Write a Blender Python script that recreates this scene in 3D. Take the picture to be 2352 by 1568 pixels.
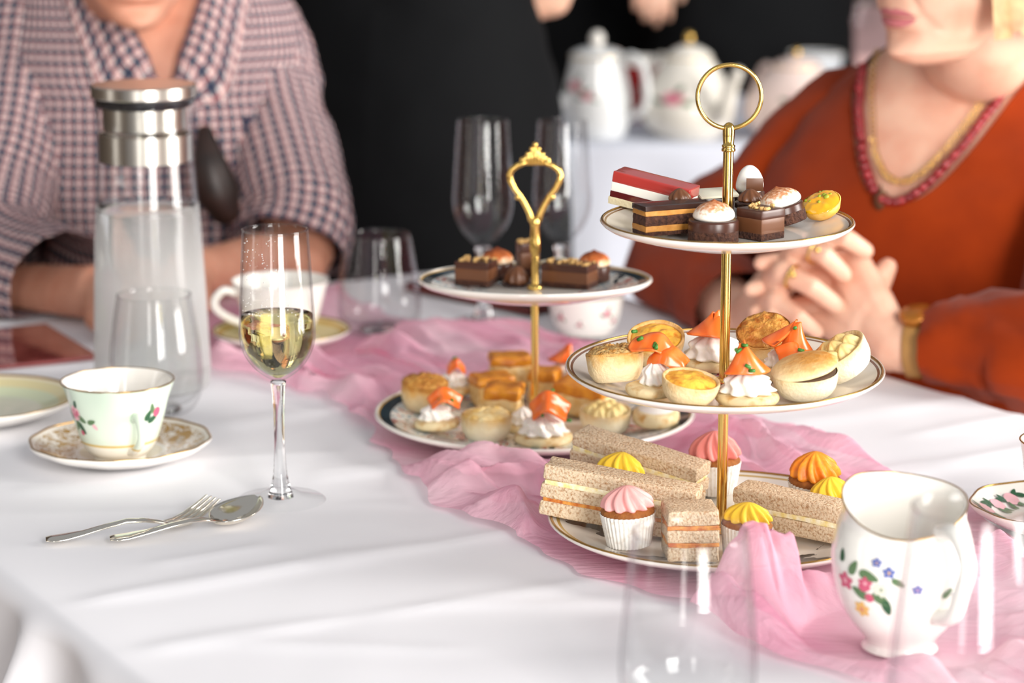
import bpy, bmesh, math, random
from mathutils import Vector, Matrix, Euler, noise
V = Vector
PI = math.pi
SC = bpy.context.scene
COL = SC.collection
for o in list(bpy.data.objects):
    bpy.data.objects.remove(o, do_unlink=True)

# ------------------------------------------------------------------ camera
FPX = 5553.0                       # focal length in pixels of the 2352 px wide frame (85 mm)
PITCH = math.radians(12.3)
CS, CC = math.sin(PITCH), math.cos(PITCH)
TZ = 0.75                          # table top height
CAMH = 0.5116                      # camera above the table top
CAMZ = TZ + CAMH
cam = bpy.data.cameras.new('camera')
cam.lens = 85.0
cam.sensor_width = 36.0
cam.clip_start = 0.05
cam.dof.use_dof = True
cam.dof.focus_distance = 1.69
cam.dof.aperture_fstop = 4.9
camo = bpy.data.objects.new('camera', cam)
COL.objects.link(camo)
camo.location = (0, 0, CAMZ)
camo.rotation_euler = (PI / 2 - PITCH, 0, 0)
SC.camera = camo

# ------------------------------------------------------------------ world, daylight, exposure
w = bpy.data.worlds.new('daylight')
SC.world = w
w.use_nodes = True
bg = w.node_tree.nodes['Background']
bg.inputs[0].default_value = (0.93, 0.95, 1.0, 1)
bg.inputs[1].default_value = 0.27
SC.view_settings.view_transform = 'Standard'
SC.view_settings.look = 'None'
SC.view_settings.gamma = 1.0
SC.view_settings.use_curve_mapping = False
SC.view_settings.exposure = 0.40
try:
    SC.cycles.transparent_max_bounces = 24
    SC.cycles.max_bounces = 14
    SC.cycles.sample_clamp_indirect = 8.0
except Exception:
    pass


def window_light(name, loc, target, sx, sy, power, col=(1.0, 0.97, 0.93)):
    l = bpy.data.lights.new(name, 'AREA')
    l.shape = 'RECTANGLE'
    l.size = sx
    l.size_y = sy
    l.energy = power
    l.color = col
    o = bpy.data.objects.new(name, l)
    COL.objects.link(o)
    o.location = loc
    o.rotation_euler = (V(target) - V(loc)).to_track_quat('-Z', 'Y').to_euler()
    return o


window_light('window_light', (1.55, -2.2, 1.75), (0.1, 1.9, 1.6), 1.3, 2.9, 190)
window_light('window_light', (-0.85, -2.4, 1.75), (0.0, 1.9, 1.6), 0.5, 2.9, 26)
window_light('window_light', (3.6, 1.4, 1.75), (0.0, 1.9, 1.6), 1.4, 2.9, 180)
window_light('window_light', (-3.4, 0.9, 1.75), (0.0, 1.9, 1.6), 0.5, 2.9, 8)


# ------------------------------------------------------------------ layout helpers
def at(px, py, z=0.0):
    """point at height z above the table top seen at a pixel of the photograph"""
    u, v = px - 1176, py - 784
    den = FPX * CS + v * CC
    k = (CAMH - z) / den
    return V((k * u, k * (FPX * CC - v * CS), TZ + z))


def atY(px, py, Y):
    u, v = px - 1176, py - 784
    t = Y / (FPX * CC - v * CS)
    return V((u * t, Y, CAMZ - (FPX * CS + v * CC) * t))


def mpp(P):
    return (P.y * CC + (CAMZ - P.z) * CS) / FPX


def zat(py, P):
    v = py - 784
    return CAMZ - (FPX * CS + v * CC) * P.y / (FPX * CC - v * CS)


def prof(P, pts, base=None):
    """(half width px, row px) pairs -> lathe profile in metres, heights relative to P.z"""
    out = []
    for hw, py in pts:
        z = zat(py, P)
        out.append((hw * mpp(V((P.x, P.y, z))), max(0.0004, z - P.z)))
    return out


TD = V((0.5175, -0.8557, 0))       # table long axis, towards the near end
TN = V((0.8557, 0.5175, 0))        # table cross axis, towards the far long side


def na(n, a, z=0.0):
    q = TN * n - TD * a
    return V((q.x, q.y, TZ + z))


# ------------------------------------------------------------------ mesh helpers
def lin(c):
    return tuple((x / 12.92 if x <= 0.04045 else ((x + 0.055) / 1.055) ** 2.4) for x in c)


def hexc(h):
    h = h.lstrip('#')
    return lin(tuple(int(h[i:i + 2], 16) / 255 for i in (0, 2, 4)))


class MB:
    def __init__(s):
        s.v, s.f, s.uv = [], [], {}

    def rings(s, rings, closed=True, caps=True, uvs=None):
        b = len(s.v)
        n = len(rings[0])
        for i, r in enumerate(rings):
            for j, p in enumerate(r):
                if uvs:
                    s.uv[len(s.v)] = uvs[i][j]
                s.v.append(tuple(p))
        m = n if closed else n - 1
        for i in range(len(rings) - 1):
            for j in range(m):
                k = (j + 1) % n
                s.f.append((b + i * n + j, b + i * n + k, b + (i + 1) * n + k, b + (i + 1) * n + j))
        if caps and closed:
            for i, rev in ((0, True), (len(rings) - 1, False)):
                c = len(s.v)
                ce = sum((V(p) for p in rings[i]), V()) / n
                s.v.append(tuple(ce))
                for j in range(n):
                    k = (j + 1) % n
                    t = (b + i * n + j, b + i * n + k, c)
                    s.f.append(t[::-1] if rev else t)
        return s

    def lathe(s, pr, seg=40, rf=None, zf=None, caps=True, M=None, c=(0, 0, 0)):
        rs = []
        for r, z in pr:
            ring = []
            for j in range(seg):
                a = 2 * PI * j / seg
                rr = r * (rf(a, r, z) if rf else 1)
                zz = z + (zf(a, r, z) if zf else 0)
                p = V((rr * math.cos(a) + c[0], rr * math.sin(a) + c[1], zz + c[2]))
                ring.append(M @ p if M else p)
            rs.append(ring)
        return s.rings(rs, True, caps)

    def tube(s, pts, rad, seg=10, closed=False, caps=True, flat=None, up=None, rnd=False):
        pts = [V(p) for p in pts]
        n = len(pts)
        rad = rad if isinstance(rad, (list, tuple)) else [rad] * n
        if rnd and not closed:
            # rounded ends
            d0 = (pts[0] - pts[1]).normalized()
            d1 = (pts[-1] - pts[-2]).normalized()
            a, b = [], []
            for k in (3, 2, 1):
                an = k * PI / 6.6
                a.append((pts[0] + d0 * rad[0] * math.sin(an), rad[0] * math.cos(an)))
                b.append((pts[-1] + d1 * rad[-1] * math.sin(an), rad[-1] * math.cos(an)))
            b.reverse()
            rad = [q[1] for q in a] + list(rad) + [q[1] for q in b]
            pts = [q[0] for q in a] + pts + [q[0] for q in b]
            n = len(pts)
        ref = V(up) if up else None
        rs = []
        prev = None
        for i in range(n):
            if closed:
                t = pts[(i + 1) % n] - pts[i - 1]
            else:
                t = pts[min(i + 1, n - 1)] - pts[max(i - 1, 0)]
            t.normalize()
            if ref is None and prev is None:
                x = t.orthogonal().normalized()
            elif ref is not None:
                x = ref.cross(t)
                x = x.normalized() if x.length > 1e-5 else (prev or t.orthogonal().normalized())
            else:
                x = prev - t * prev.dot(t)
                x.normalize()
            prev = x
            y = t.cross(x)
            fx, fy = (1, 1) if not flat else (flat[i] if isinstance(flat, list) else flat)
            rs.append([pts[i] + (x * math.cos(2 * PI * j / seg) * fx + y * math.sin(2 * PI * j / seg) * fy) * rad[i] for j in range(seg)])
        if closed:
            rs.append(rs[0])
            return s.rings(rs, True, False)
        return s.rings(rs, True, caps)

    def nbox(s, size, center=(0, 0, 0), bev=0.1, res=4, disp=0.0, sc=60.0, seed=0.0, M=None):
        """a box with rounded edges and optionally rough faces"""
        sx, sy, sz = (q / 2 for q in size)
        r = bev * min(sx, sy, sz) * 2
        b = len(s.v)
        idx = {}

        def vert(p):
            k = (round(p[0], 5), round(p[1], 5), round(p[2], 5))
            if k in idx:
                return idx[k]
            q = V((p[0] * sx, p[1] * sy, p[2] * sz))
            inner = V((max(-sx + r, min(sx - r, q.x)), max(-sy + r, min(sy - r, q.y)), max(-sz + r, min(sz - r, q.z))))
            d = q - inner
            if d.length > r * 1.0001 and d.length > 0:
                q = inner + d.normalized() * r
            if disp:
                nn = noise.noise_vector((q + V((seed, seed * 1.7, 0))) * sc)
                q = q + nn * disp
            q = q + V(center)
            if M:
                q = M @ q
            idx[k] = len(s.v)
            s.v.append(tuple(q))
            return idx[k]
        rr = r / max(1e-6, 1)

        def ticks(h):
            e = min(0.49, (r / h) / 1.0) if h > 0 else 0.2
            t = [-1, -1 + e * 0.35, -1 + e]
            for i in range(1, res):
                t.append(-1 + e + (2 - 2 * e) * i / res)
            t += [1 - e, 1 - e * 0.35, 1]
            return t
        tx, ty, tz = ticks(sx), ticks(sy), ticks(sz)
        for ax in range(3):
            A, B = [(ty, tz), (tz, tx), (tx, ty)][ax]
            for sg in (-1, 1):
                for i in range(len(A) - 1):
                    for j in range(len(B) - 1):
                        q = []
                        for (ii, jj) in ((i, j), (i + 1, j), (i + 1, j + 1), (i, j + 1)):
                            c = [0, 0, 0]
                            c[ax] = sg
                            c[(ax + 1) % 3] = A[ii]
                            c[(ax + 2) % 3] = B[jj]
                            q.append(vert(c))
                        s.f.append(tuple(q) if sg > 0 else tuple(q[::-1]))
        return s

    def ball(s, c, r, seg=12, rg=8, squash=(1, 1, 1), disp=0.0, sc=80.0):
        rs = []
        for i in range(1, rg):
            ph = -PI / 2 + PI * i / rg
            ring = []
            for j in range(seg):
                a = 2 * PI * j / seg
                p = V((math.cos(ph) * math.cos(a), math.cos(ph) * math.sin(a), math.sin(ph))) * r
                if disp:
                    p = p * (1 + disp * noise.noise(p * sc + V(c) * 300))
                ring.append(V(c) + V((p.x * squash[0], p.y * squash[1], p.z * squash[2])))
            rs.append(ring)
        return s.rings(rs, True, True)

    def sheet(s, fn, nu, nv, thick=0.0, uv=None):
        g = [[V(fn(i / nu, j / nv)) for j in range(nv + 1)] for i in range(nu + 1)]
        if not thick:
            return s.rings(g, False, False)
        nrm = []
        for i in range(nu + 1):
            row = []
            for j in range(nv + 1):
                du = g[min(i + 1, nu)][j] - g[max(i - 1, 0)][j]
                dv = g[i][min(j + 1, nv)] - g[i][max(j - 1, 0)]
                nn = du.cross(dv)
                row.append(nn.normalized() if nn.length > 1e-12 else V((0, 0, 1)))
            nrm.append(row)
        rings = []
        for i in range(nu + 1):
            top = [g[i][j] + nrm[i][j] * thick / 2 for j in range(nv + 1)]
            bot = [g[i][j] - nrm[i][j] * thick / 2 for j in range(nv, -1, -1)]
            rings.append(top + bot)
        return s.rings(rings, True, True)

    def xf(s, M, start=0):
        for i in range(start, len(s.v)):
            s.v[i] = tuple(M @ V(s.v[i]))
        return s

    def add(s, other, M=None):
        b = len(s.v)
        for i, p in enumerate(other.v):
            if i in other.uv:
                s.uv[b + i] = other.uv[i]
            s.v.append(tuple(M @ V(p)) if M else p)
        s.f += [tuple(i + b for i in f) for f in other.f]
        return s

    def build(s, name, mat, parent=None, smooth=True, label=None):
        me = bpy.data.meshes.new(name)
        me.from_pydata(s.v, [], s.f)
        if s.uv:
            ul = me.uv_layers.new(name='UVMap')
            for lp in me.loops:
                ul.data[lp.index].uv = s.uv.get(lp.vertex_index, (0, 0))
        if smooth:
            me.polygons.foreach_set('use_smooth', [True] * len(me.polygons))
        me.materials.append(mat)
        me.update()
        o = bpy.data.objects.new(name, me)
        COL.objects.link(o)
        if parent:
            o.parent = parent
        if label:
            o['label'] = label
        return o


def sharp(o, ang=35):
    bm = bmesh.new()
    bm.from_mesh(o.data)
    bmesh.ops.recalc_face_normals(bm, faces=bm.faces)
    for e in bm.edges:
        if len(e.link_faces) == 2 and e.calc_face_angle(0) > math.radians(ang):
            e.smooth = False
    bm.to_mesh(o.data)
    bm.free()
    return o


def tag(o, label, cat=None, group=None, kind=None):
    o['label'] = label
    if cat:
        o['category'] = cat
    if group:
        o['group'] = group
    if kind:
        o['kind'] = kind
    return o


def struct(o):
    o['kind'] = 'structure'
    return o


def thing(name, label, cat, loc, rot=(0, 0, 0), group=None):
    o = bpy.data.objects.new(name, None)
    o.empty_display_size = 0.02
    COL.objects.link(o)
    o.location = loc
    o.rotation_euler = rot
    return tag(o, label, cat, group)


# ------------------------------------------------------------------ materials
MATS = {}


def M(name, col, rough=0.5, metal=0.0, col2=None, nscale=30.0, lo=0.35, hi=0.65, bump=0.0, bscale=100.0, sss=0.0,
      spec=0.5, coat=0.0, detail=4.0, coord='Object', sheen=0.0, bdist=0.002):
    if name in MATS:
        return MATS[name]
    m = bpy.data.materials.new(name)
    m.use_nodes = True
    nt = m.node_tree
    b = nt.nodes['Principled BSDF']
    c = hexc(col) if isinstance(col, str) else col
    b.inputs['Base Color'].default_value = (*c, 1)
    b.inputs['Roughness'].default_value = rough
    b.inputs['Metallic'].default_value = metal
    b.inputs['Specular IOR Level'].default_value = spec
    b.inputs['Coat Weight'].default_value = coat
    b.inputs['Sheen Weight'].default_value = sheen
    if sss:
        b.inputs['Subsurface Weight'].default_value = sss
        b.inputs['Subsurface Radius'].default_value = (0.006, 0.003, 0.002)
        b.inputs['Subsurface Scale'].default_value = 1.0
    tc = nt.nodes.new('ShaderNodeTexCoord')
    if col2:
        n = nt.nodes.new('ShaderNodeTexNoise')
        n.inputs['Scale'].default_value = nscale
        n.inputs['Detail'].default_value = detail
        nt.links.new(tc.outputs[coord], n.inputs['Vector'])
        r = nt.nodes.new('ShaderNodeValToRGB')
        r.color_ramp.elements[0].position = lo
        r.color_ramp.elements[1].position = hi
        r.color_ramp.elements[0].color = (*c, 1)
        c2 = hexc(col2) if isinstance(col2, str) else col2
        r.color_ramp.elements[1].color = (*c2, 1)
        nt.links.new(n.outputs['Fac'], r.inputs[0])
        nt.links.new(r.outputs[0], b.inputs['Base Color'])
    if bump:
        n2 = nt.nodes.new('ShaderNodeTexNoise')
        n2.inputs['Scale'].default_value = bscale
        n2.inputs['Detail'].default_value = 4
        nt.links.new(tc.outputs[coord], n2.inputs['Vector'])
        bp = nt.nodes.new('ShaderNodeBump')
        bp.inputs['Strength'].default_value = bump
        bp.inputs['Distance'].default_value = bdist
        nt.links.new(n2.outputs['Fac'], bp.inputs['Height'])
        nt.links.new(bp.outputs[0], b.inputs['Normal'])
    MATS[name] = m
    return m


def zmat(name, stops, rough=0.5, nscale=200.0, namp=0.15, bump=0.0, bscale=300.0, sss=0.0, z0=0.0, z1=1.0, spec=0.4, bdist=0.002):
    """colour that changes with the height on the thing itself (baked tops, dusted domes, glaze bands)"""
    if name in MATS:
        return MATS[name]
    m = M(name, stops[0][1], rough, bump=bump, bscale=bscale, sss=sss, spec=spec, bdist=bdist)
    nt = m.node_tree
    b = nt.nodes['Principled BSDF']
    tc = nt.nodes.new('ShaderNodeTexCoord')
    sp = nt.nodes.new('ShaderNodeSeparateXYZ')
    nt.links.new(tc.outputs['Object'], sp.inputs[0])
    mr = nt.nodes.new('ShaderNodeMapRange')
    mr.inputs['From Min'].default_value = z0
    mr.inputs['From Max'].default_value = z1
    nt.links.new(sp.outputs['Z'], mr.inputs['Value'])
    n = nt.nodes.new('ShaderNodeTexNoise')
    n.inputs['Scale'].default_value = nscale
    n.inputs['Detail'].default_value = 5
    nt.links.new(tc.outputs['Object'], n.inputs['Vector'])
    s1 = nt.nodes.new('ShaderNodeMath')
    s1.operation = 'SUBTRACT'
    s1.inputs[1].default_value = 0.5
    nt.links.new(n.outputs['Fac'], s1.inputs[0])
    s2 = nt.nodes.new('ShaderNodeMath')
    s2.operation = 'MULTIPLY_ADD'
    s2.inputs[1].default_value = namp * 4
    nt.links.new(s1.outputs[0], s2.inputs[0])
    nt.links.new(mr.outputs[0], s2.inputs[2])
    r = nt.nodes.new('ShaderNodeValToRGB')
    e = r.color_ramp.elements
    while len(e) < len(stops):
        e.new(0.5)
    for k, (p, c) in enumerate(stops):
        e[k].position = p
        e[k].color = (*hexc(c), 1)
    nt.links.new(s2.outputs[0], r.inputs[0])
    nt.links.new(r.outputs[0], b.inputs['Base Color'])
    return m


def rmat(name, stops, R, rough=0.15, pattern=None, pscale=60.0, coat=0.3):
    """glazed china: colour by distance from the plate's axis, optionally broken up by a printed or blotchy pattern"""
    if name in MATS:
        return MATS[name]
    m = M(name, '#f4efe8', rough, coat=coat)
    nt = m.node_tree
    b = nt.nodes['Principled BSDF']
    tc = nt.nodes.new('ShaderNodeTexCoord')
    mp = nt.nodes.new('ShaderNodeVectorMath')
    mp.operation = 'MULTIPLY'
    mp.inputs[1].default_value = (1 / R, 1 / R, 0)
    nt.links.new(tc.outputs['Object'], mp.inputs[0])
    ln = nt.nodes.new('ShaderNodeVectorMath')
    ln.operation = 'LENGTH'
    nt.links.new(mp.outputs[0], ln.inputs[0])
    r = nt.nodes.new('ShaderNodeValToRGB')
    r.color_ramp.interpolation = 'CONSTANT'
    e = r.color_ramp.elements
    while len(e) < len(stops):
        e.new(0.5)
    for k, (p, c) in enumerate(stops):
        e[k].position = p
        e[k].color = (*hexc(c), 1)
    nt.links.new(ln.outputs['Value'], r.inputs[0])
    out = r.outputs[0]
    if pattern:
        # printed motif or plain blotches: (inner radius, outer radius, [(noise position, colour)...])
        ri, ro, cols = pattern
        n = nt.nodes.new('ShaderNodeTexNoise')
        n.inputs['Scale'].default_value = pscale
        n.inputs['Detail'].default_value = 3
        n.inputs['Distortion'].default_value = 1.2
        nt.links.new(tc.outputs['Object'], n.inputs['Vector'])
        r2 = nt.nodes.new('ShaderNodeValToRGB')
        r2.color_ramp.interpolation = 'CONSTANT'
        e = r2.color_ramp.elements
        while len(e) < len(cols):
            e.new(0.5)
        for k, (p, c) in enumerate(cols):
            e[k].position = p
            e[k].color = (*hexc(c), 1)
        nt.links.new(n.outputs['Fac'], r2.inputs[0])
        g1 = nt.nodes.new('ShaderNodeMath')
        g1.operation = 'GREATER_THAN'
        g1.inputs[1].default_value = ri
        nt.links.new(ln.outputs['Value'], g1.inputs[0])
        g2 = nt.nodes.new('ShaderNodeMath')
        g2.operation = 'LESS_THAN'
        g2.inputs[1].default_value = ro
        nt.links.new(ln.outputs['Value'], g2.inputs[0])
        mu = nt.nodes.new('ShaderNodeMath')
        mu.operation = 'MULTIPLY'
        nt.links.new(g1.outputs[0], mu.inputs[0])
        nt.links.new(g2.outputs[0], mu.inputs[1])
        mx = nt.nodes.new('ShaderNodeMix')
        mx.data_type = 'RGBA'
        nt.links.new(mu.outputs[0], mx.inputs['Factor'])
        nt.links.new(out, mx.inputs['A'])
        nt.links.new(r2.outputs[0], mx.inputs['B'])
        out = mx.outputs['Result']
    nt.links.new(out, b.inputs['Base Color'])
    return m


def thin_glass(name, tint=(0.985, 0.99, 0.99), edge=0.78, rough=0.0, milky=0.0):
    """thin-walled glass: transparent with a Fresnel reflection and a denser rim"""
    if name in MATS:
        return MATS[name]
    m = bpy.data.materials.new(name)
    m.use_nodes = True
    nt = m.node_tree
    nt.nodes.clear()
    out = nt.nodes.new('ShaderNodeOutputMaterial')
    tr = nt.nodes.new('ShaderNodeBsdfTransparent')
    lw = nt.nodes.new('ShaderNodeLayerWeight')
    lw.inputs['Blend'].default_value = 0.5
    pw = nt.nodes.new('ShaderNodeMath')
    pw.operation = 'POWER'
    pw.inputs[1].default_value = 4.0
    nt.links.new(lw.outputs['Facing'], pw.inputs[0])
    cm = nt.nodes.new('ShaderNodeMix')
    cm.data_type = 'RGBA'
    cm.inputs['A'].default_value = (*tint, 1)
    cm.inputs['B'].default_value = (edge, edge * 0.98, edge, 1)
    nt.links.new(pw.outputs[0], cm.inputs['Factor'])
    nt.links.new(cm.outputs['Result'], tr.inputs['Color'])
    gl = nt.nodes.new('ShaderNodeBsdfGlossy')
    gl.inputs['Roughness'].default_value = rough
    p5 = nt.nodes.new('ShaderNodeMath')
    p5.operation = 'POWER'
    p5.inputs[1].default_value = 4.5
    nt.links.new(lw.outputs['Facing'], p5.inputs[0])
    mul = nt.nodes.new('ShaderNodeMath')
    mul.operation = 'MULTIPLY_ADD'
    mul.inputs[1].default_value = 0.55
    mul.inputs[2].default_value = 0.036
    mul.use_clamp = True
    nt.links.new(p5.outputs[0], mul.inputs[0])
    mx = nt.nodes.new('ShaderNodeMixShader')
    nt.links.new(mul.outputs[0], mx.inputs[0])
    nt.links.new(tr.outputs[0], mx.inputs[1])
    nt.links.new(gl.outputs[0], mx.inputs[2])
    last = mx.outputs[0]
    if milky:
        df = nt.nodes.new('ShaderNodeBsdfDiffuse')
        df.inputs['Color'].default_value = (0.8, 0.8, 0.79, 1)
        tl = nt.nodes.new('ShaderNodeBsdfTranslucent')
        tl.inputs['Color'].default_value = (0.85, 0.84, 0.83, 1)
        m1 = nt.nodes.new('ShaderNodeMixShader')
        m1.inputs[0].default_value = 0.45
        nt.links.new(df.outputs[0], m1.inputs[1])
        nt.links.new(tl.outputs[0], m1.inputs[2])
        m2 = nt.nodes.new('ShaderNodeMixShader')
        # the mist thins out towards the water line
        tc = nt.nodes.new('ShaderNodeTexCoord')
        sp = nt.nodes.new('ShaderNodeSeparateXYZ')
        nt.links.new(tc.outputs['Object'], sp.inputs[0])
        mr = nt.nodes.new('ShaderNodeMapRange')
        mr.inputs['From Min'].default_value = 0.185
        mr.inputs['From Max'].default_value = 0.10
        mr.inputs['To Min'].default_value = milky * 0.25
        mr.inputs['To Max'].default_value = milky
        nt.links.new(sp.outputs['Z'], mr.inputs['Value'])
        nt.links.new(mr.outputs[0], m2.inputs[0])
        nt.links.new(last, m2.inputs[1])
        nt.links.new(m1.outputs[0], m2.inputs[2])
        last = m2.outputs[0]
    nt.links.new(last, out.inputs[0])
    MATS[name] = m
    return m


def liquid(name, col, ior=1.33, rough=0.0):
    if name in MATS:
        return MATS[name]
    m = M(name, col, rough)
    b = m.node_tree.nodes['Principled BSDF']
    b.inputs['Transmission Weight'].default_value = 1.0
    b.inputs['IOR'].default_value = ior
    return m


def chiffon(name):
    m = M(name, '#f6c6d6', 0.8, spec=0.1)
    nt = m.node_tree
    b = nt.nodes['Principled BSDF']
    out = nt.nodes['Material Output']
    tc = nt.nodes.new('ShaderNodeTexCoord')
    n = nt.nodes.new('ShaderNodeTexNoise')
    n.inputs['Scale'].default_value = 9
    n.inputs['Detail'].default_value = 3
    nt.links.new(tc.outputs['Object'], n.inputs['Vector'])
    r = nt.nodes.new('ShaderNodeValToRGB')
    r.color_ramp.elements[0].position = 0.35
    r.color_ramp.elements[1].position = 0.65
    r.color_ramp.elements[0].color = (*hexc('#fcb8d0'), 1)
    r.color_ramp.elements[1].color = (*hexc('#ffdbe5'), 1)
    nt.links.new(n.outputs['Fac'], r.inputs[0])
    nt.links.new(r.outputs[0], b.inputs['Base Color'])
    tl = nt.nodes.new('ShaderNodeBsdfTranslucent')
    nt.links.new(r.outputs[0], tl.inputs['Color'])
    m1 = nt.nodes.new('ShaderNodeMixShader')
    m1.inputs[0].default_value = 0.3
    nt.links.new(b.outputs[0], m1.inputs[1])
    nt.links.new(tl.outputs[0], m1.inputs[2])
    tr = nt.nodes.new('ShaderNodeBsdfTransparent')
    lw = nt.nodes.new('ShaderNodeLayerWeight')
    lw.inputs['Blend'].default_value = 0.35
    mr = nt.nodes.new('ShaderNodeMapRange')
    mr.inputs['To Min'].default_value = 0.60
    mr.inputs['To Max'].default_value = 0.98
    nt.links.new(lw.outputs['Facing'], mr.inputs['Value'])
    n2 = nt.nodes.new('ShaderNodeTexNoise')
    n2.inputs['Scale'].default_value = 120
    n2.inputs['Detail'].default_value = 3
    mpn = nt.nodes.new('ShaderNodeMapping')
    mpn.inputs['Rotation'].default_value = (0, 0, 1.03)
    mpn.inputs['Scale'].default_value = (.35, 1.6, 1)
    nt.links.new(tc.outputs['Object'], mpn.inputs[0])
    nt.links.new(mpn.outputs[0], n2.inputs['Vector'])
    bp = nt.nodes.new('ShaderNodeBump')
    bp.inputs['Strength'].default_value = .55
    bp.inputs['Distance'].default_value = .004
    nt.links.new(n2.outputs['Fac'], bp.inputs['Height'])
    nt.links.new(bp.outputs[0], b.inputs['Normal'])
    nt.links.new(bp.outputs[0], tl.inputs['Normal'])
    m2 = nt.nodes.new('ShaderNodeMixShader')
    nt.links.new(mr.outputs[0], m2.inputs[0])
    nt.links.new(tr.outputs[0], m2.inputs[1])
    nt.links.new(m1.outputs[0], m2.inputs[2])
    nt.links.new(m2.outputs[0], out.inputs[0])
    return m


def shirt_check(name):
    m = M(name, '#ffffff', 0.85, spec=0.2)
    nt = m.node_tree
    b = nt.nodes['Principled BSDF']
    uv = nt.nodes.new('ShaderNodeUVMap')
    sp = nt.nodes.new('ShaderNodeSeparateXYZ')
    nt.links.new(uv.outputs[0], sp.inputs[0])

    def stripe(sock, period, phase, width):
        a = nt.nodes.new('ShaderNodeMath')
        a.operation = 'MULTIPLY_ADD'
        a.inputs[1].default_value = 1 / period
        a.inputs[2].default_value = phase
        nt.links.new(sock, a.inputs[0])
        fr = nt.nodes.new('ShaderNodeMath')
        fr.operation = 'FRACT'
        nt.links.new(a.outputs[0], fr.inputs[0])
        l = nt.nodes.new('ShaderNodeMath')
        l.operation = 'LESS_THAN'
        l.inputs[1].default_value = width
        nt.links.new(fr.outputs[0], l.inputs[0])
        return l.outputs[0]

    def mixc(fac, a, bcol, k):
        mu = nt.nodes.new('ShaderNodeMath')
        mu.operation = 'MULTIPLY'
        mu.inputs[1].default_value = k
        nt.links.new(fac, mu.inputs[0])
        mx = nt.nodes.new('ShaderNodeMix')
        mx.data_type = 'RGBA'
        nt.links.new(mu.outputs[0], mx.inputs['Factor'])
        nt.links.new(a, mx.inputs['A']) if not isinstance(a, tuple) else setattr(mx.inputs['A'], 'default_value', a)
        mx.inputs['B'].default_value = bcol
        return mx.outputs['Result']
    P = 0.0125
    navy = (*hexc('#1d2b45'), 1)
    red = (*hexc('#c05a52'), 1)
    c = mixc(stripe(sp.outputs['X'], P, 0, 0.5), (*hexc('#f3e8e4'), 1), navy, 0.86)
    c = mixc(stripe(sp.outputs['Y'], P, 0, 0.48), c, navy, 0.86)
    c = mixc(stripe(sp.outputs['X'], P, 0.30, 0.2), c, red, 0.55)
    c = mixc(stripe(sp.outputs['Y'], P, 0.30, 0.2), c, red, 0.4)
    nt.links.new(c, b.inputs['Base Color'])
    return m

# ------------------------------------------------------------------ the room
def slab(name, a, b, mat):
    mb = MB()
    c = (V(a) + V(b)) / 2
    mb.nbox(tuple(abs(x) for x in (V(b) - V(a))), c, bev=0.02, res=1)
    return struct(mb.build(name, mat, smooth=False))


slab('floor', (-4.5, -3.2, -0.1), (4.5, 9.0, 0), M('floor_boards', '#6b5645', 0.45, col2='#8a7058', nscale=3, bump=0.1, bscale=20))
slab('wall_back', (-4.5, 9.0, -0.1), (4.5, 9.15, 3.2), M('wall_paint', '#6e6258', 0.8, col2='#7a6d62', nscale=2))
slab('wall_left', (-4.65, -3.2, -0.1), (-4.5, 9.15, 3.2), MATS['wall_paint'])
slab('wall_right', (4.5, -3.2, -0.1), (4.65, 9.15, 3.2), MATS['wall_paint'])

# ------------------------------------------------------------------ banquet table and cloth
N0, N1, A0, A1 = 0.530, 1.43, 0.42, 2.37
tb = thing('banquet_table', 'rectangular banquet table hidden under the white cloth', 'table', na((N0 + N1) / 2, (A0 + A1) / 2, -TZ), (0, 0, math.atan2(-0.8557, 0.5175)))
wood = M('table_wood', '#7a5c3e', 0.5, col2='#8d6b49', nscale=8)
L, W = A1 - A0, N1 - N0
MB().nbox((L - 0.02, W - 0.02, 0.03), (0, 0, TZ - 0.0235), 0.1, 1).build('table_top', wood, tb, False)
for sx in (-1, 1):
    for sy in (-1, 1):
        MB().tube([(sx * (L / 2 - 0.12), sy * (W / 2 - 0.1), 0.0), (sx * (L / 2 - 0.12), sy * (W / 2 - 0.1), TZ - 0.04)], 0.02, 10).build('leg', M('leg_steel', '#555555', 0.4, 0.8), tb)

cloth_white = M('cloth_white', '#f3f2f6', 0.85, bump=0.06, bscale=900, spec=0.15, sheen=0.15, bdist=0.0004)
# creases pressed into the cloth: (from px, to px, height m, half width m)
CREASE = [((150, 1392), (760, 1290), .0026, .012), ((700, 1300), (1290, 1205), .0022, .013), ((300, 1500), (820, 1420), .0022, .012),
          ((800, 1425), (1430, 1330), .002, .013), ((1900, 1120), (2500, 1010), .003, .016), ((2060, 1010), (2500, 930), .0022, .014),
          ((330, 1300), (640, 1255), .0015, .010), ((480, 985), (850, 930), .0018, .014), ((20, 1130), (330, 1120), .0014, .012),
          ((420, 1060), (800, 1040), .0012, .012), ((700, 1100), (940, 1070), .0015, .012), ((1750, 985), (2300, 905), .002, .02),
          ((500, 1480), (1100, 1500), .0016, .012), ((900, 1400), (1420, 1390), .0014, .010)]
CR = []
for p0, p1, hh, ww in CREASE:
    a, b = at(*p0), at(*p1)
    CR.append((a, b, hh, ww))


def crease_h(p):
    z = 0.0
    for a, b, hh, ww in CR:
        ab = b - a
        t = max(0, min(1, (p - a).dot(ab) / ab.length_squared))
        q = a + ab * t
        wob = noise.noise(V((q.x * 9, q.y * 9, hh * 900))) * 0.012
        d = ((p - q).length if 0 < t < 1 else (p - q).length) + wob
        z += hh * math.exp(-(d / ww) ** 2) * min(1, 6 * t + .15) * min(1, 6 * (1 - t) + .15)
    z += 0.0012 * noise.noise(V((p.x * 7, p.y * 7, 3.3))) + 0.0006 * noise.noise(V((p.x * 22, p.y * 9, 1.3)))
    return z


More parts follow.
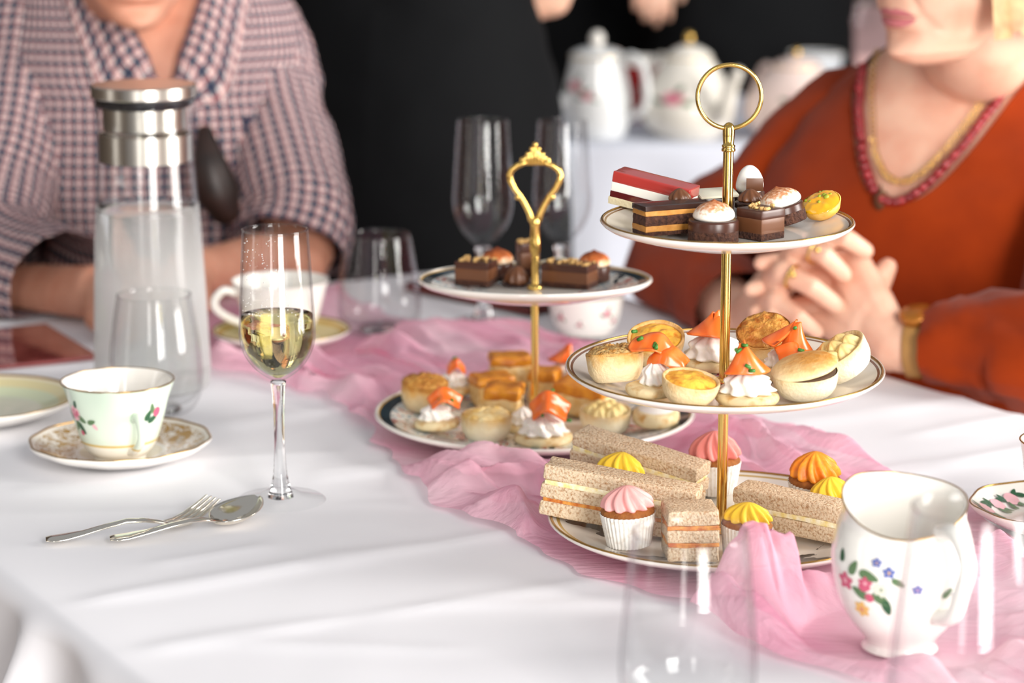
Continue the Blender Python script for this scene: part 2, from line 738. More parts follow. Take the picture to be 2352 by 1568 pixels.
def cloth_point(n, a):
    R = 0.014
    dn = (n - N1) if n > N1 else (n - N0 if n < N0 else 0)
    da = (a - A1) if a > A1 else (a - A0 if a < A0 else 0)
    cn, ca = max(N0, min(N1, n)), max(A0, min(A1, a))
    P = na(cn, ca)
    d = max(abs(dn), abs(da))
    if d == 0:
        return V((P.x, P.y, TZ + crease_h(V((P.x, P.y, TZ))) + 0.001))
    out = V()
    if dn:
        out += TN * (1 if dn > 0 else -1) * (abs(dn) / d)
    if da:
        out += -TD * (1 if da > 0 else -1) * (abs(da) / d)
    an = min(d / R, PI / 2)
    drop = R * (1 - math.cos(an)) + max(0, d - R * PI / 2)
    o_ = R * math.sin(an)
    s_ = ca * 1.0 if dn else cn * 1.0
    wave = 0.030 * math.sin(s_ * 24 + 1.3 + 2.1 * noise.noise(V((s_ * 4, 0, 0)))) + 0.014 * math.sin(s_ * 57 + 0.4)
    fold = (0.085 * math.exp(-((s_ - 1.462) / 0.022) ** 2) - 0.03 * math.exp(-((s_ - 1.405) / 0.025) ** 2) + 0.04 * math.exp(-((s_ - 1.345) / 0.03) ** 2)) if dn < 0 else 0
    fall = min(1, max(0, d - R) / 0.22)
    o_ += (0.008 + wave * .6) * fall + fold * .6 * min(1, max(0, d - R * 0.6) / 0.10)
    z0 = crease_h(V((P.x, P.y, TZ))) + 0.001
    return V((P.x, P.y, TZ + z0 * max(0, 1 - d / 0.03) - drop)) + out * o_


def axis(lo, hi, over, step, over2=None):
    over2 = over if over2 is None else over2
    t = []
    k = -over
    while k < 0:
        t.append(lo + k)
        k += 0.012 if k < -0.03 else 0.003
    x = lo
    while x < hi:
        t.append(x)
        x += step
    k = 0
    while k < over2:
        t.append(hi + k)
        k += 0.003 if k < 0.03 else 0.012
    return t


an_, aa_ = axis(N0, N1, 0.30, 0.0075, 0.135), axis(A0, A1, 0.28, 0.0075, 0.135)
cl = MB().rings([[cloth_point(n, a) for a in aa_] for n in an_], False, False).build('tablecloth', cloth_white)
tag(cl, 'plain white cloth with soft creases draped over the tea table', 'tablecloth')

# ------------------------------------------------------------------ pink chiffon runner
FLAT = []     # (x, y, radius) where something stands on the runner


def runner():
    for (px, py, r, zr) in ((1657, 1186, .120, .0255), (1228, 941, .124, .0265)):
        q = at(px, py, zr)
        FLAT.append((q.x, q.y, r, 0.004))
    for (px, py, r) in ((2065, 1485, .05), (647, 790, .085), (872, 762, .050), (1110, 735, .035), (1290, 726, .035), (1345, 755, .04), (2420, 1190, .085), (1575, 1640, .045), (2200, 1750, .05)):
        q = at(px, py)
        FLAT.append((q.x, q.y, r + .012, 0.0025))
    for (px, py, Y) in ((455, 640, 2.52), (400, 655, 2.47), (350, 668, 2.44), (560, 625, 2.57), (640, 612, 2.62), (230, 700, 2.43), (320, 695, 2.42)):      # under the resting forearms and hands
        q = atY(px, py, Y)
        FLAT.append((q.x, q.y, .075, 0.0015))
    NEAR = [(2.40, .93), (2.2, .92), (2.03, .90), (1.92, .925), (1.88, .945), (1.77, .925), (1.70, .893), (1.6, .874), (1.5, .86), (1.37, .862), (1.30, .873), (1.237, .88), (1.2, .862), (1.15, .86), (1.08, .885), (0.95, .9), (0.8, .9), (.5, .9)]
    FAR = [(2.40, 1.06), (2.33, 1.16), (2.1, 1.165), (1.96, 1.23), (1.8, 1.24), (1.68, 1.20), (1.57, 1.215), (1.47, 1.20), (1.335, 1.20), (1.24, 1.165), (1.12, 1.10), (.95, 1.11), (.8, 1.1), (.5, 1.1)]
    BUMPS = [(1640, 1440, .038, .026), (1740, 1432, .030, .030), (1850, 1425, .030, .028), (1560, 1400, .016, .02), (1690, 1420, .012, .02), (1800, 1440, .018, .025),
             (1110, 1130, .018, .03), (1000, 1120, .016, .03), (900, 1050, .015, .03), (1230, 1215, .014, .025), (1780, 1050, .022, .028), (1900, 1090, .016, .025),
             (800, 930, .020, .03), (700, 870, .012, .03), (880, 850, .016, .03), (1000, 820, .014, .03), (740, 730, .016, .03), (2260, 1330, .016, .03), (1420, 1330, .012, .02),
             (2150, 1210, .014, .02), (1950, 1540, .022, .02), (1780, 1500, .020, .02), (2100, 1560, .018, .03)]
    BP = []
    for px, py, hh, ww in BUMPS:
        q = at(px, py)
        BP.append((q.x, q.y, hh, ww))

    def interp(T, a):
        for (a0, v0), (a1, v1) in zip(T, T[1:]):
            if a1 <= a <= a0:
                k = (a - a1) / (a0 - a1)
                k = k * k * (3 - 2 * k)
                return v1 + (v0 - v1) * k
        return T[-1][1]

    def ridge(x):
        return 1 - abs(x) ** 0.8 if abs(x) < 1 else 0

    def pt(u, v):
        a = 2.366 - u * 1.72
        lo, hi = interp(NEAR, a), interp(FAR, a)
        lo += 0.010 * noise.noise(V((a * 26, 1, 0)))
        hi += 0.012 * noise.noise(V((a * 22, 9, 0)))
        # gathered cloth: folds run along the runner, wander and pinch
        wv = v + 0.055 * noise.noise(V((a * 8, v * 3, 5))) + 0.028 * noise.noise(V((a * 23, v * 7, 2)))
        n_ = lo + (hi - lo) * wv
        q = TN * n_ - TD * a
        w1 = noise.noise(V((a * 6, wv * 2.5, 7.7)))
        k1 = noise.noise(V((a * 3.2 + w1, wv * 6.5 + 1.2 * w1, 0.3)))
        k2 = noise.noise(V((a * 7.5, wv * 15 + 2.4 * w1, 4.1)))
        k3 = noise.noise(V((a * 17 + 2 * k1, wv * 34 + 4 * w1, 8.2)))
        h = 0.017 * math.exp(-(k1 / .22) ** 2) + 0.0075 * math.exp(-(k2 / .24) ** 2) + 0.0034 * (.5 + k3)
        h = max(h, 0.0) * 0.9 + 0.002
        for bx, by, bh, bw in BP:
            dd = (q.x - bx) ** 2 + (q.y - by) ** 2
            if dd < 9 * bw * bw:
                h += bh * math.exp(-dd / (bw * bw)) * (0.62 + 0.55 * k1 + 0.25 * k2)
        e = min(v, 1 - v) * 14
        h = h * min(1, 0.30 + e)
        flat = 0.0
        lim = 0.004
        for fx, fy, r, lm in FLAT:
            dd = math.hypot(q.x - fx, q.y - fy)
            k = max(0, min(1, (r + 0.03 - dd) / 0.03))
            flat = max(flat, k)
        h = h * (1 - flat) + min(h, lim * .6) * flat
        fx, fy = FLAT[0][0], FLAT[0][1]
        dd = math.hypot(q.x - fx, q.y - fy)
        if q.y < fy + .02 and q.x < fx - .035 and dd < .24:      # pressed low beside the big plate
            k = max(0, min(1, (.24 - dd) / .05)) * max(0, min(1, (fx - .035 - q.x) / .03))
            h = h * (1 - k) + h * .42 * k
        sh = 0.010 * (1 - flat)
        base = crease_h(V((q.x, q.y, 0)))
        return V((q.x + sh * k2 * 1.2, q.y + sh * k3, TZ + base + 0.0035 + max(0.0, h)))
    mb = MB().sheet(pt, 620, 110)
    o = mb.build('table_runner', chiffon('pink_chiffon'))
    tag(o, 'crumpled sheer pink chiffon runner along the white tablecloth', 'table runner')


runner()

# ------------------------------------------------------------------ china, glass, metal materials
gold = M('polished_gold', (0.83, 0.55, 0.16), 0.16, 1.0)
gilt = M('gilt_line', '#b08a4a', 0.25, 0.9)
china = M('white_china', '#f5f1ea', 0.12, coat=0.4)
china_pink = M('cream_china', '#f2e9e1', 0.14, coat=0.4)
silver = M('silver_plate', '#efe9dc', 0.14, 1.0, bump=0.03, bscale=300)
steel = M('brushed_steel', '#c9c3ba', 0.28, 1.0)
black_rubber = M('black_rubber', '#15151a', 0.4)
glass = thin_glass('clear_glass')
solid_glass = liquid('solid_glass', '#fbfcfc', 1.48)
leafg = M('leaf_print_green', '#5d7a52', 0.3)
leafd = M('leaf_print_dark', '#2f5a3c', 0.3)
rosep = M('rose_print_pink', '#d05a78', 0.3)
rosel = M('rose_print_light', '#f0b8c0', 0.3)
bluep = M('flower_print_blue', '#5468b0', 0.3)
yellowp = M('flower_print_yellow', '#e8b768', 0.3)


def fixn(o):
    bm = bmesh.new()
    bm.from_mesh(o.data)
    bmesh.ops.remove_doubles(bm, verts=bm.verts, dist=1e-6)
    bmesh.ops.recalc_face_normals(bm, faces=bm.faces)
    bm.to_mesh(o.data)
    bm.free()
    return o


class Print:
    """flat printed motifs laid on a glazed surface"""
    def __init__(s, surf):
        s.surf, s.mb = surf, {}

    def poly(s, mat, pts):
        mb = s.mb.setdefault(mat.name, (MB(), mat))[0]
        b = len(mb.v)
        c = (sum(p[0] for p in pts) / len(pts), sum(p[1] for p in pts) / len(pts))
        mb.v.append(tuple(s.surf(*c)))
        for p in pts:
            mb.v.append(tuple(s.surf(*p)))
        n = len(pts)
        for i in range(n):
            mb.f.append((b, b + 1 + i, b + 1 + (i + 1) % n))

    def leaf(s, mat, c, L, W, ang):
        pts = []
        for i in range(12):
            t = 2 * PI * i / 12
            x, y = L / 2 * math.cos(t), W / 2 * math.sin(t) * (1 - 0.35 * math.cos(t))
            pts.append((c[0] + x * math.cos(ang) - y * math.sin(ang), c[1] + x * math.sin(ang) + y * math.cos(ang)))
        s.poly(mat, pts)

    def disc(s, mat, c, r, n=12):
        s.poly(mat, [(c[0] + r * math.cos(2 * PI * i / n), c[1] + r * math.sin(2 * PI * i / n)) for i in range(n)])

    def flower(s, mat, cmat, c, r, k=5):
        for i in range(k):
            a = 2 * PI * i / k + 0.3
            s.leaf(mat, (c[0] + r * .55 * math.cos(a), c[1] + r * .55 * math.sin(a)), r * 1.1, r * .75, a)
        s.disc(cmat, c, r * .3, 8)

    def rose(s, c, r):
        s.leaf(leafd, (c[0] - r * 1.3, c[1] - r * .4), r * 1.5, r * .7, 2.6)
        s.leaf(leafg, (c[0] + r * 1.2, c[1] - r * .7), r * 1.5, r * .7, -.5)
        s.leaf(leafd, (c[0] + r * .5, c[1] + r * 1.3), r * 1.2, r * .6, 1.2)
        s.disc(rosel, c, r)
        for i in range(3):
            a = i * 2.1
            s.leaf(rosep, (c[0] + r * .4 * math.cos(a), c[1] + r * .4 * math.sin(a)), r * .9, r * .55, a + 1.2)

    def build(s, parent):
        for mb, mat in s.mb.values():
            mb.build('painted_motif', mat, parent, False)['kind'] = 'stuff'


def lookup(pr):
    def R(z):
        for (r0, z0), (r1, z1) in zip(pr, pr[1:]):
            if min(z0, z1) <= z <= max(z0, z1) and z0 != z1:
                return r0 + (r1 - r0) * (z - z0) / (z1 - z0)
        return pr[-1][0]
    return R


def cup_surf(pr, th0, off=0.0005):
    R = lookup(pr)

    def f(x, z):
        r = R(z) + off
        a = th0 + x / 0.038
        return V((r * math.cos(a), r * math.sin(a), z))
    return f


def plate_surf(fn, off=0.0006):
    def f(x, y):
        return V((x, y, fn(math.hypot(x, y)) + off))
    return f


def plate_profile(R, depth, flat=0.58, th=0.0028):
    top = [(R * 0.001, 0), (R * .3, 0), (R * flat, 0.0004)]
    for k in range(1, 9):
        t = k / 8
        top.append((R * (flat + (1 - flat) * t), depth * (t ** 1.35)))
    bot = [(R * 1.004, depth - th * .4), (R * .985, depth - th * 1.1)]
    for k in range(7, 0, -1):
        t = k / 8
        bot.append((R * (flat + (1 - flat) * t), depth * (t ** 1.35) - th * 1.3))
    bot += [(R * flat, -0.0045), (R * (flat - .05), -0.0055), (R * (flat - .08), -0.004), (R * .001, -0.0036)]
    return top, bot


PLATES = []


def add_plate(parent, R, depth, mat, z, under=None, tilt=(0, 0), name='plate', rimr=0.0009, scallop=None, rimmat=None, rimat=0.985):
    top, bot = plate_profile(R, depth)
    rf = scallop
    Mx = Matrix.Translation((0, 0, z)) @ Euler((tilt[0], tilt[1], 0)).to_matrix().to_4x4()
    o = MB().lathe(top, 72, rf, caps=False).build(name, mat, parent)
    o.matrix_local = Mx
    PLATES.append((o, R, depth))
    u = MB().lathe([top[-1]] + bot, 72, rf, caps=False).build('underside', under or china_pink, o)
    ring = []
    for j in range(96):
        a = 2 * PI * j / 96
        r = R * rimat * (rf(a, R, 0) if rf else 1)
        ring.append((r * math.cos(a), r * math.sin(a), depth * ((rimat - .58) / .42) ** 1.35 + 0.0004))
    MB().tube(ring, rimr, 6, closed=True).build('gilt_rim', rimmat or gilt, o)
    return o


def bottom_z(R, depth):
    return 0.0055


# ------------------------------------------------------------------ three-tier cake stand
SP = at(1657, 1186, 0.0255)
SP.z = TZ + 0.0070
RB = 397 * mpp(SP)
RM, RT = 365 * mpp(V((SP.x, SP.y, TZ + .14))), 291 * mpp(V((SP.x, SP.y, TZ + .24)))
ZB, ZM, ZT = 0.0075, zat(845, SP) - SP.z - 0.0105, zat(507, SP) - SP.z - 0.0085
stand3 = thing('cake_stand', 'three-tier cake stand with plain gold ring handle and cream plates', 'cake stand', SP, group='tiered cake stands')
m_b = rmat('plate_bottom', [(0, '#f3ece2'), (.93, '#c9a55c'), (.95, '#f3ece2')], RB, pattern=(.62, .9, [(0, '#f3ece2'), (.55, '#3c3f42'), (.63, '#f3ece2')]), pscale=12)  # dark noise blotches in a ring inside the gold line
m_m = rmat('plate_middle', [(0, '#e0a9b4'), (.16, '#f2eae1'), (.95, '#8a5a3c'), (.965, '#f7f3ee')], RM, pattern=(0, .3, [(0, '#c9627a'), (.5, '#f2eae1'), (.6, '#6f4a50')]), pscale=70)
m_t = rmat('plate_top', [(0, '#f4ede4'), (.95, '#8a5a3c'), (.965, '#f8f4ef')], RT)
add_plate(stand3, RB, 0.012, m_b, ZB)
add_plate(stand3, RM, 0.0125, m_m, ZM, tilt=(0.028, 0))
add_plate(stand3, RT, 0.0095, m_t, ZT, tilt=(0.02, 0))
top_ring_c = zat(222, SP) - SP.z
ring_r = 73 * mpp(V((SP.x, SP.y, SP.z + .3)))
knob_z = top_ring_c - ring_r
sharp(MB().tube([(0, 0, ZB), (0, 0, knob_z - .012)], .0036, 24).build('rod', gold, stand3))
MB().lathe([(.0001, ZB), (.009, ZB + .0005), (.008, ZB + .003), (.004, ZB + .004)], 20, caps=False).build('base_nut', gold, stand3)
MB().lathe([(.0001, ZM), (.0075, ZM + .0005), (.0065, ZM + .003), (.0037, ZM + .004)], 20, caps=False).build('collar', gold, stand3)
kz = knob_z
MB().lathe([(.0036, kz - .016), (.0048, kz - .0155), (.0048, kz - .014), (.0040, kz - .0135), (.0046, kz - .0125), (.0046, kz - .0115), (.0037, kz - .011), (.0041, kz - .005),
            (.0042, kz - .001), (.0036, kz + .002), (.0018, kz + .0038), (.0001, kz + .0043)], 20, caps=False).build('finial', gold, stand3)
rg = [(ring_r * math.cos(2 * PI * i / 64), 0, top_ring_c + ring_r * math.sin(2 * PI * i / 64)) for i in range(64)]
MB().tube(rg, .0016, 10, closed=True).build('ring_handle', gold, stand3)

# ------------------------------------------------------------------ two-tier cake stand
LP = at(1228, 941, 0.0265)
LP.z = TZ + 0.007
RB2 = 366 * mpp(LP)
ZB2 = 0.0075
ZT2 = zat(641, LP) - LP.z - 0.009
RT2 = 269 * mpp(V((LP.x, LP.y, LP.z + ZT2)))
stand2 = thing('cake_stand', 'two-tier cake stand with ornate scrolled gold handle and patterned plates', 'cake stand', LP, group='tiered cake stands')
pat = [(0, '#20303a'), (.36, '#f1ece4'), (.46, '#8fb0c0'), (.50, '#f1ece4'), (.58, '#c24a34'), (.62, '#f1ece4'), (.68, '#263a48')]
m_b2 = rmat('plate_floral_large', [(0, '#f1ece4'), (.3, '#efe9de'), (.90, '#2a3a42'), (.965, '#c9a055'), (.985, '#f4efe8')], RB2, pattern=(.4, .9, pat), pscale=38)
m_t2 = rmat('plate_floral_small', [(0, '#f1ece4'), (.88, '#2a3a42'), (.955, '#c9a055'), (.98, '#f4efe8')], RT2, pattern=(.4, .88, pat), pscale=45)
add_plate(stand2, RB2, 0.012, m_b2, ZB2, rimmat=china)
add_plate(stand2, RT2, 0.010, m_t2, ZT2, tilt=(-0.045, 0), rimmat=china)
hz0 = zat(505, LP) - LP.z
sharp(MB().tube([(0, 0, ZB2), (0, 0, hz0)], .0031, 24).build('rod', gold, stand2))
MB().lathe([(.0001, ZT2 + .001), (.007, ZT2 + .0015), (.006, ZT2 + .004), (.0032, ZT2 + .005)], 20, caps=False).build('collar', gold, stand2)
MB().lathe([(.003, hz0 - .03), (.0044, hz0 - .026), (.0046, hz0 - .018), (.0035, hz0 - .006), (.0042, hz0 - .003), (.0042, hz0), (.003, hz0 + .002)], 18, caps=False).build('stem_swell', gold, stand2)
m2 = mpp(V((LP.x, LP.y, LP.z + .2)))


def hpt(px, py):
    return ((px - 1246) * m2, 0, zat(py, LP) - LP.z)


loopL = [(1238, 505), (1234, 490), (1224, 470), (1212, 450), (1200, 435), (1190, 415), (1187, 402), (1192, 390), (1206, 380), (1222, 374)]
for side, nm in ((1, 'handle_arm'), (-1, 'handle_arm')):
    pts = [hpt(1246 + (x - 1246) * side, y) for x, y in loopL]
    MB().tube(pts, [.0030, .0028, .0026, .0025, .0025, .0027, .0028, .0027, .0025, .0022], 10, rnd=True).build(nm, gold, stand2)
    MB().ball(hpt(1246 + (-39) * side, 452), .0030).build('scroll_bead', gold, stand2)
mb = MB()
for k in range(-4, 5):
    x0, x1 = k * 8, k * 3.2
    mb.tube([hpt(1246 + x0, 376), hpt(1246 + x0 * .95, 366 - (4 - abs(k)) * 3), hpt(1246 + x1 * 1.5, 362 - (4 - abs(k)) * 6.5)], [.0016, .0022, .0012], 8, rnd=True)
mb.ball(hpt(1246, 332), .0024)
for k in (-1, 1):
    mb.ball(hpt(1246 + k * 28, 367), .0026)
    mb.ball(hpt(1246 + k * 17, 354), .0022)
    mb.ball(hpt(1246 + k * 8, 342), .0021)
mb.build('shell_crest', gold, stand2)
for hh in stand2.children:
    if hh.name.split('.')[0] in ('handle_arm', 'scroll_bead', 'shell_crest'):
        hh.rotation_euler = (0, 0, 0)

# ------------------------------------------------------------------ glassware
def glass_lathe(pr, name, mat, parent, seg=56):
    return MB().lathe(pr, seg, caps=False).build(name, mat, parent)


def smooth_prof(pr, k=4):
    out = []
    n = len(pr)
    for i in range(n - 1):
        p0, p1, p2, p3 = pr[max(i - 1, 0)], pr[i], pr[i + 1], pr[min(i + 2, n - 1)]
        for j in range(k):
            t = j / k
            out.append(tuple(0.5 * (2 * p1[q] + (-p0[q] + p2[q]) * t + (2 * p0[q] - 5 * p1[q] + 4 * p2[q] - p3[q]) * t * t + (-p0[q] + 3 * p1[q] - 3 * p2[q] + p3[q]) * t ** 3) for q in (0, 1)))
    out.append(pr[-1])
    return [(max(r, 0.0002), z) for r, z in out]


def tumbler(label, px, basey, pts, z=.005):
    P = at(px, basey, z)
    t = thing('glass_tumbler', label, 'glass', P, group='stemless water glasses')
    pr = prof(P, pts)
    pr = smooth_prof(pr)
    b0 = pr[0]
    glass_lathe([(0.0003, 0.009)] + [(r * .94, z + .009 * max(0, 1 - z / .02)) for r, z in pr] + [(pr[-1][0], pr[-1][1] + .0006)], 'inner_wall', glass, t)
    glass_lathe([(0.0003, 0.0), (b0[0] * .9, 0.0003)] + pr, 'bowl', glass, t)
    r, z = pr[-1]
    MB().tube([(r * .985 * math.cos(2 * PI * i / 64), r * .985 * math.sin(2 * PI * i / 64), z) for i in range(64)], .0007, 6, closed=True).build('rim', glass, t)
    # thick glass base
    fixn(MB().lathe([(.0003, .0008), (b0[0] * .86, .001), (b0[0] * .98, .004), (b0[0] * .8, .0075), (.0003, .0085)], 40, caps=False).build('base', solid_glass, t))
    return t


tumbler('stemless water glass in front of the misted carafe', 362, 948, [(58, 948), (84, 935), (103, 900), (107, 865), (104, 800), (95, 730), (86, 676)])
tumbler('stemless water glass on the pink runner behind the champagne flute', 872, 762, [(50, 762), (74, 754), (92, 733), (96, 705), (92, 650), (82, 585), (73, 538)], z=.0085)
tumbler('stemless water glass before the sandwich plate at the runner edge', 1578, 1640, [(88, 1640), (128, 1622), (156, 1580), (161, 1520), (156, 1430), (145, 1320), (134, 1221)])
tumbler('stemless water glass standing in front of the floral milk jug', 2205, 1770, [(100, 1770), (145, 1750), (172, 1700), (178, 1620), (170, 1480), (152, 1310), (136, 1165)])


def flute(label, px, basey, pts_bowl, stem, footr, liquid_y=None, group='champagne flutes'):
    P = at(px, basey, 0.006)
    t = thing('champagne_flute', label, 'champagne flute', P, group=group)
    pb = smooth_prof(prof(P, pts_bowl))
    glass_lathe([(.0003, pb[0][1])] + pb, 'bowl', glass, t)
    glass_lathe([(max(r - .0011, .0003), z + .0015) for r, z in pb[3:-1]] + [(pb[-1][0] - .0007, pb[-1][1])], 'inner_wall', glass, t)
    r, z = pb[-1]
    MB().tube([((r - .0003) * math.cos(2 * PI * i / 64), (r - .0003) * math.sin(2 * PI * i / 64), z) for i in range(64)], .0006, 6, closed=True).build('rim', glass, t)
    ps = prof(P, stem)
    fixn(MB().lathe([(.0003, ps[0][1])] + smooth_prof(ps) + [(.0003, ps[-1][1])], 24, caps=False).build('stem', solid_glass, t))
    fr = footr * mpp(P)
    fixn(MB().lathe([(fr, .0008), (fr * .93, .0024), (fr * .5, .005), (fr * .3, .0085), (.0003, .0095)], 48, caps=False).build('foot', glass, t))
    if liquid_y:
        zl = zat(liquid_y, P) - P.z
        inner = [(max(r - .0016, .0003), z + .002) for r, z in pb if z < zl - .003]
        rl = lookup([(r, z) for r, z in pb])(zl) - .0016
        fixn(MB().lathe([(.0003, inner[0][1] - .0005)] + inner + [(rl, zl), (.0003, zl)], 56, caps=False).build('champagne', liquid('champagne_liquid', '#f3e6a4', 1.34), t, label='pale gold champagne'))
        rnd = random.Random(4)
        mb = MB()
        for k in range(26):
            zz = inner[0][1] + .004 + rnd.random() * (zl - inner[0][1] - .006)
            rr = lookup(inner)(zz) * rnd.uniform(.3, .93)
            a = -PI / 2 + rnd.uniform(-1.2, 1.2)
            mb.ball((rr * math.cos(a), rr * math.sin(a), zz), rnd.uniform(.0002, .0005), 6, 4)
        mb.build('bubbles', glass, t)['kind'] = 'stuff'
        mb = MB()
        R = lookup([(r, z) for r, z in pb])
        for k in range(120):
            zz = zl + .004 + (rnd.random() ** 1.7) * (pb[-1][1] - zl - .008)
            a = -PI / 2 + rnd.gauss(-.45, .45)
            rr = R(zz) - .0013
            mb.ball((rr * math.cos(a), rr * math.sin(a), zz), rnd.uniform(.0002, .0006), 6, 4)
        mb.build('droplets', M('droplet', '#e8e4e0', .1, spec=.8), t)['kind'] = 'stuff'
    return t


flute('champagne flute half full of pale gold sparkling wine', 645, 1150,
      [(14, 872), (34, 860), (60, 838), (80, 805), (88, 770), (87, 730), (83, 650), (78, 560), (76, 526)],
      [(30, 1140), (24, 1120), (17, 1090), (13, 1040), (12.5, 980), (14, 920), (18, 875)], 104, 722)
flute('empty champagne flute beyond the two-tier stand, on the side of the water glass', 1110, 742,
      [(12, 566), (30, 552), (52, 525), (66, 492), (70, 460), (68, 420), (63, 340), (59, 276)],
      [(30, 736), (20, 715), (12, 690), (11, 640), (13, 600), (19, 566)], 78)
flute('empty champagne flute behind the scrolled gold handle', 1290, 726,
      [(12, 560), (30, 546), (50, 520), (64, 488), (68, 455), (66, 415), (61, 340), (57, 278)],
      [(30, 722), (20, 706), (12, 690), (11, 640), (13, 600), (19, 562)], 76)

# carafe
CP = at(352, 886, 0.004)
car = thing('water_carafe', 'tall glass water carafe with steel lid, misted with cold', 'carafe', CP)
pr = smooth_prof(prof(CP, [(118, 889), (128, 880), (133, 850), (131, 780), (127, 660), (122, 540), (118, 466)]), 3)
zl = zat(464, CP) - CP.z
glass_lathe([(.0003, .0006)] + pr, 'misted_wall', thin_glass('misted_glass', edge=.7, rough=.15, milky=.62), car)
pu = smooth_prof(prof(CP, [(118, 466), (114, 400), (111, 340), (110, 300), (112, 262), (119, 228)]), 3)
glass_lathe(pu, 'neck', glass, car)
glass_lathe([(r - .0022, z) for r, z in pu], 'inner_wall', glass, car)
fixn(MB().lathe([(.0003, .006)] + [(r - .003, max(z, .006)) for r, z in pr[1:-1]] + [(pr[-1][0] - .003, zl), (.0003, zl)], 48, caps=False).build('water', liquid('water', '#f4f6f6', 1.33), car))
mc = mpp(V((CP.x, CP.y, CP.z + .25)))
zb0, zb1 = zat(368, CP) - CP.z, zat(306, CP) - CP.z
sharp(MB().lathe([(104 * mc, zb0), (107 * mc, zb0), (107 * mc, zb1), (104 * mc, zb1)], 48, caps=False).build('steel_band', steel, car, label='brushed steel band inside the neck'), 30)
zt0, zt1 = zat(222, CP) - CP.z, zat(193, CP) - CP.z
sharp(MB().lathe([(100 * mc, zt0 - .001), (119 * mc, zt0), (121 * mc, zt0 + .001), (121 * mc, zt1 - .001), (119 * mc, zt1), (60 * mc, zt1 + .0006), (.0003, zt1 + .0008)], 56, caps=False).build('lid', steel, car, label='brushed steel lid'), 25)
MB().lathe([(112 * mc, zt0 - .0005), (112 * mc, zt0 - .007), (100 * mc, zt0 - .009), (.001, zt0 - .009)], 48, caps=False).build('seal', black_rubber, car)
sharp(MB().lathe([(96 * mc, zt0 - .008), (96 * mc, zt0 - .028), (90 * mc, zt0 - .030), (.001, zt0 - .030)], 48, caps=False).build('strainer', steel, car), 30)
MB().tube([(-.018, -111 * mc * .92, zt0 - .004), (-.006, -111 * mc * 1.03, zt0 - .009), (0, -111 * mc * 1.08, zt0 - .014), (.006, -111 * mc * 1.03, zt0 - .009), (.018, -111 * mc * .92, zt0 - .004)], .0012, 8).build('pouring_lip', glass, car)


# ------------------------------------------------------------------ cups and saucers
def cup(name, label, cat, P, pts, mats, th_handle, hz, hlen, scallop=None, zf=None, prints=None, group=None, hr=.0032, handle=True, rim=True):
    t = thing(name, label, cat, P, group=group)
    pr = smooth_prof(prof(P, pts), 3)
    top = pr[-1][1]
    inner = [(max(r - .0016, .0003), max(z, .005)) for r, z in pr[::-1] if z > .004]
    zz = (lambda a, r, z: zf(a) * max(0, (z - top * .45) / (top * .55)) ** 1.5) if zf else None
    MB().lathe([(.0003, .001)] + pr, 56, scallop, zz, caps=False).build('body', mats[0], t)
    MB().lathe([(pr[-1][0], top)] + inner + [(.0003, inner[-1][1])], 56, scallop, zz, caps=False).build('inside', china, t)
    if rim:
        MB().tube([V((pr[-1][0] * math.cos(a), pr[-1][0] * math.sin(a), top + (zf(a) if zf else 0))) * 1 for a in [2 * PI * i / 72 for i in range(72)]], .0006, 6, closed=True).build('gilt_rim', gilt, t)
    if handle:
        R = lookup(pr)
        d = V((math.cos(th_handle), math.sin(th_handle), 0))
        z1, z0 = hz
        r1, r0 = R(z1), R(z0)
        pts_ = [d * (r1 - .001) + V((0, 0, z1)), d * (r1 + hlen * .55) + V((0, 0, z1 + .003)), d * (r1 + hlen) + V((0, 0, z1 - (z1 - z0) * .22)), d * (r1 + hlen * .85) + V((0, 0, z1 - (z1 - z0) * .55)),
                d * (r0 + hlen * .55) + V((0, 0, z0 + (z1 - z0) * .12)), d * (r0 - .001) + V((0, 0, z0))]
        sp = []
        for i in range(len(pts_) - 1):
            p0, p1, p2, p3 = pts_[max(i - 1, 0)], pts_[i], pts_[i + 1], pts_[min(i + 2, len(pts_) - 1)]
            for j in range(5):
                q = j / 5
                sp.append(0.5 * (2 * p1 + (p2 - p0) * q + (2 * p0 - 5 * p1 + 4 * p2 - p3) * q * q + (3 * p1 - p0 - 3 * p2 + p3) * q ** 3))
        sp.append(pts_[-1])
        MB().tube(sp, hr, 10).build('handle', mats[1], t)
    if prints:
        prints(t, pr)
    return t


def saucer(name, label, P, hw, depth, mat, scal=None, group='saucers', under=None, prints=None, rimr=.0008):
    R = hw * mpp(P)
    t = thing(name, label, 'saucer', P, group=group)
    add_plate(t, R, depth, mat(R) if callable(mat) else mat, .0055, under=under or china, name='dish', scallop=scal, rimr=rimr)
    if prints:
        prints(t, R, depth)
    return t


# green teacup on gilt saucer
GS = at(277, 1026, 0.012)
GS.z = TZ + .003
saucer('saucer', 'gilt patterned saucer under the pale green teacup', GS, 207, .011,
       lambda R: rmat('saucer_gilt', [(0, '#efe4c4'), (.45, '#f4eee2')], R, pattern=(.5, .93, [(0, '#b28a44'), (.47, '#f5efe4'), (.54, '#a37c3a'), (.6, '#f5efe4')]), pscale=110),
       scal=lambda a, r, z: 1 + .010 * math.cos(12 * a) * min(1, (r / .06) ** 3))
GC = at(276, 1048, .0125)
GC.z = TZ + .003 + .0062


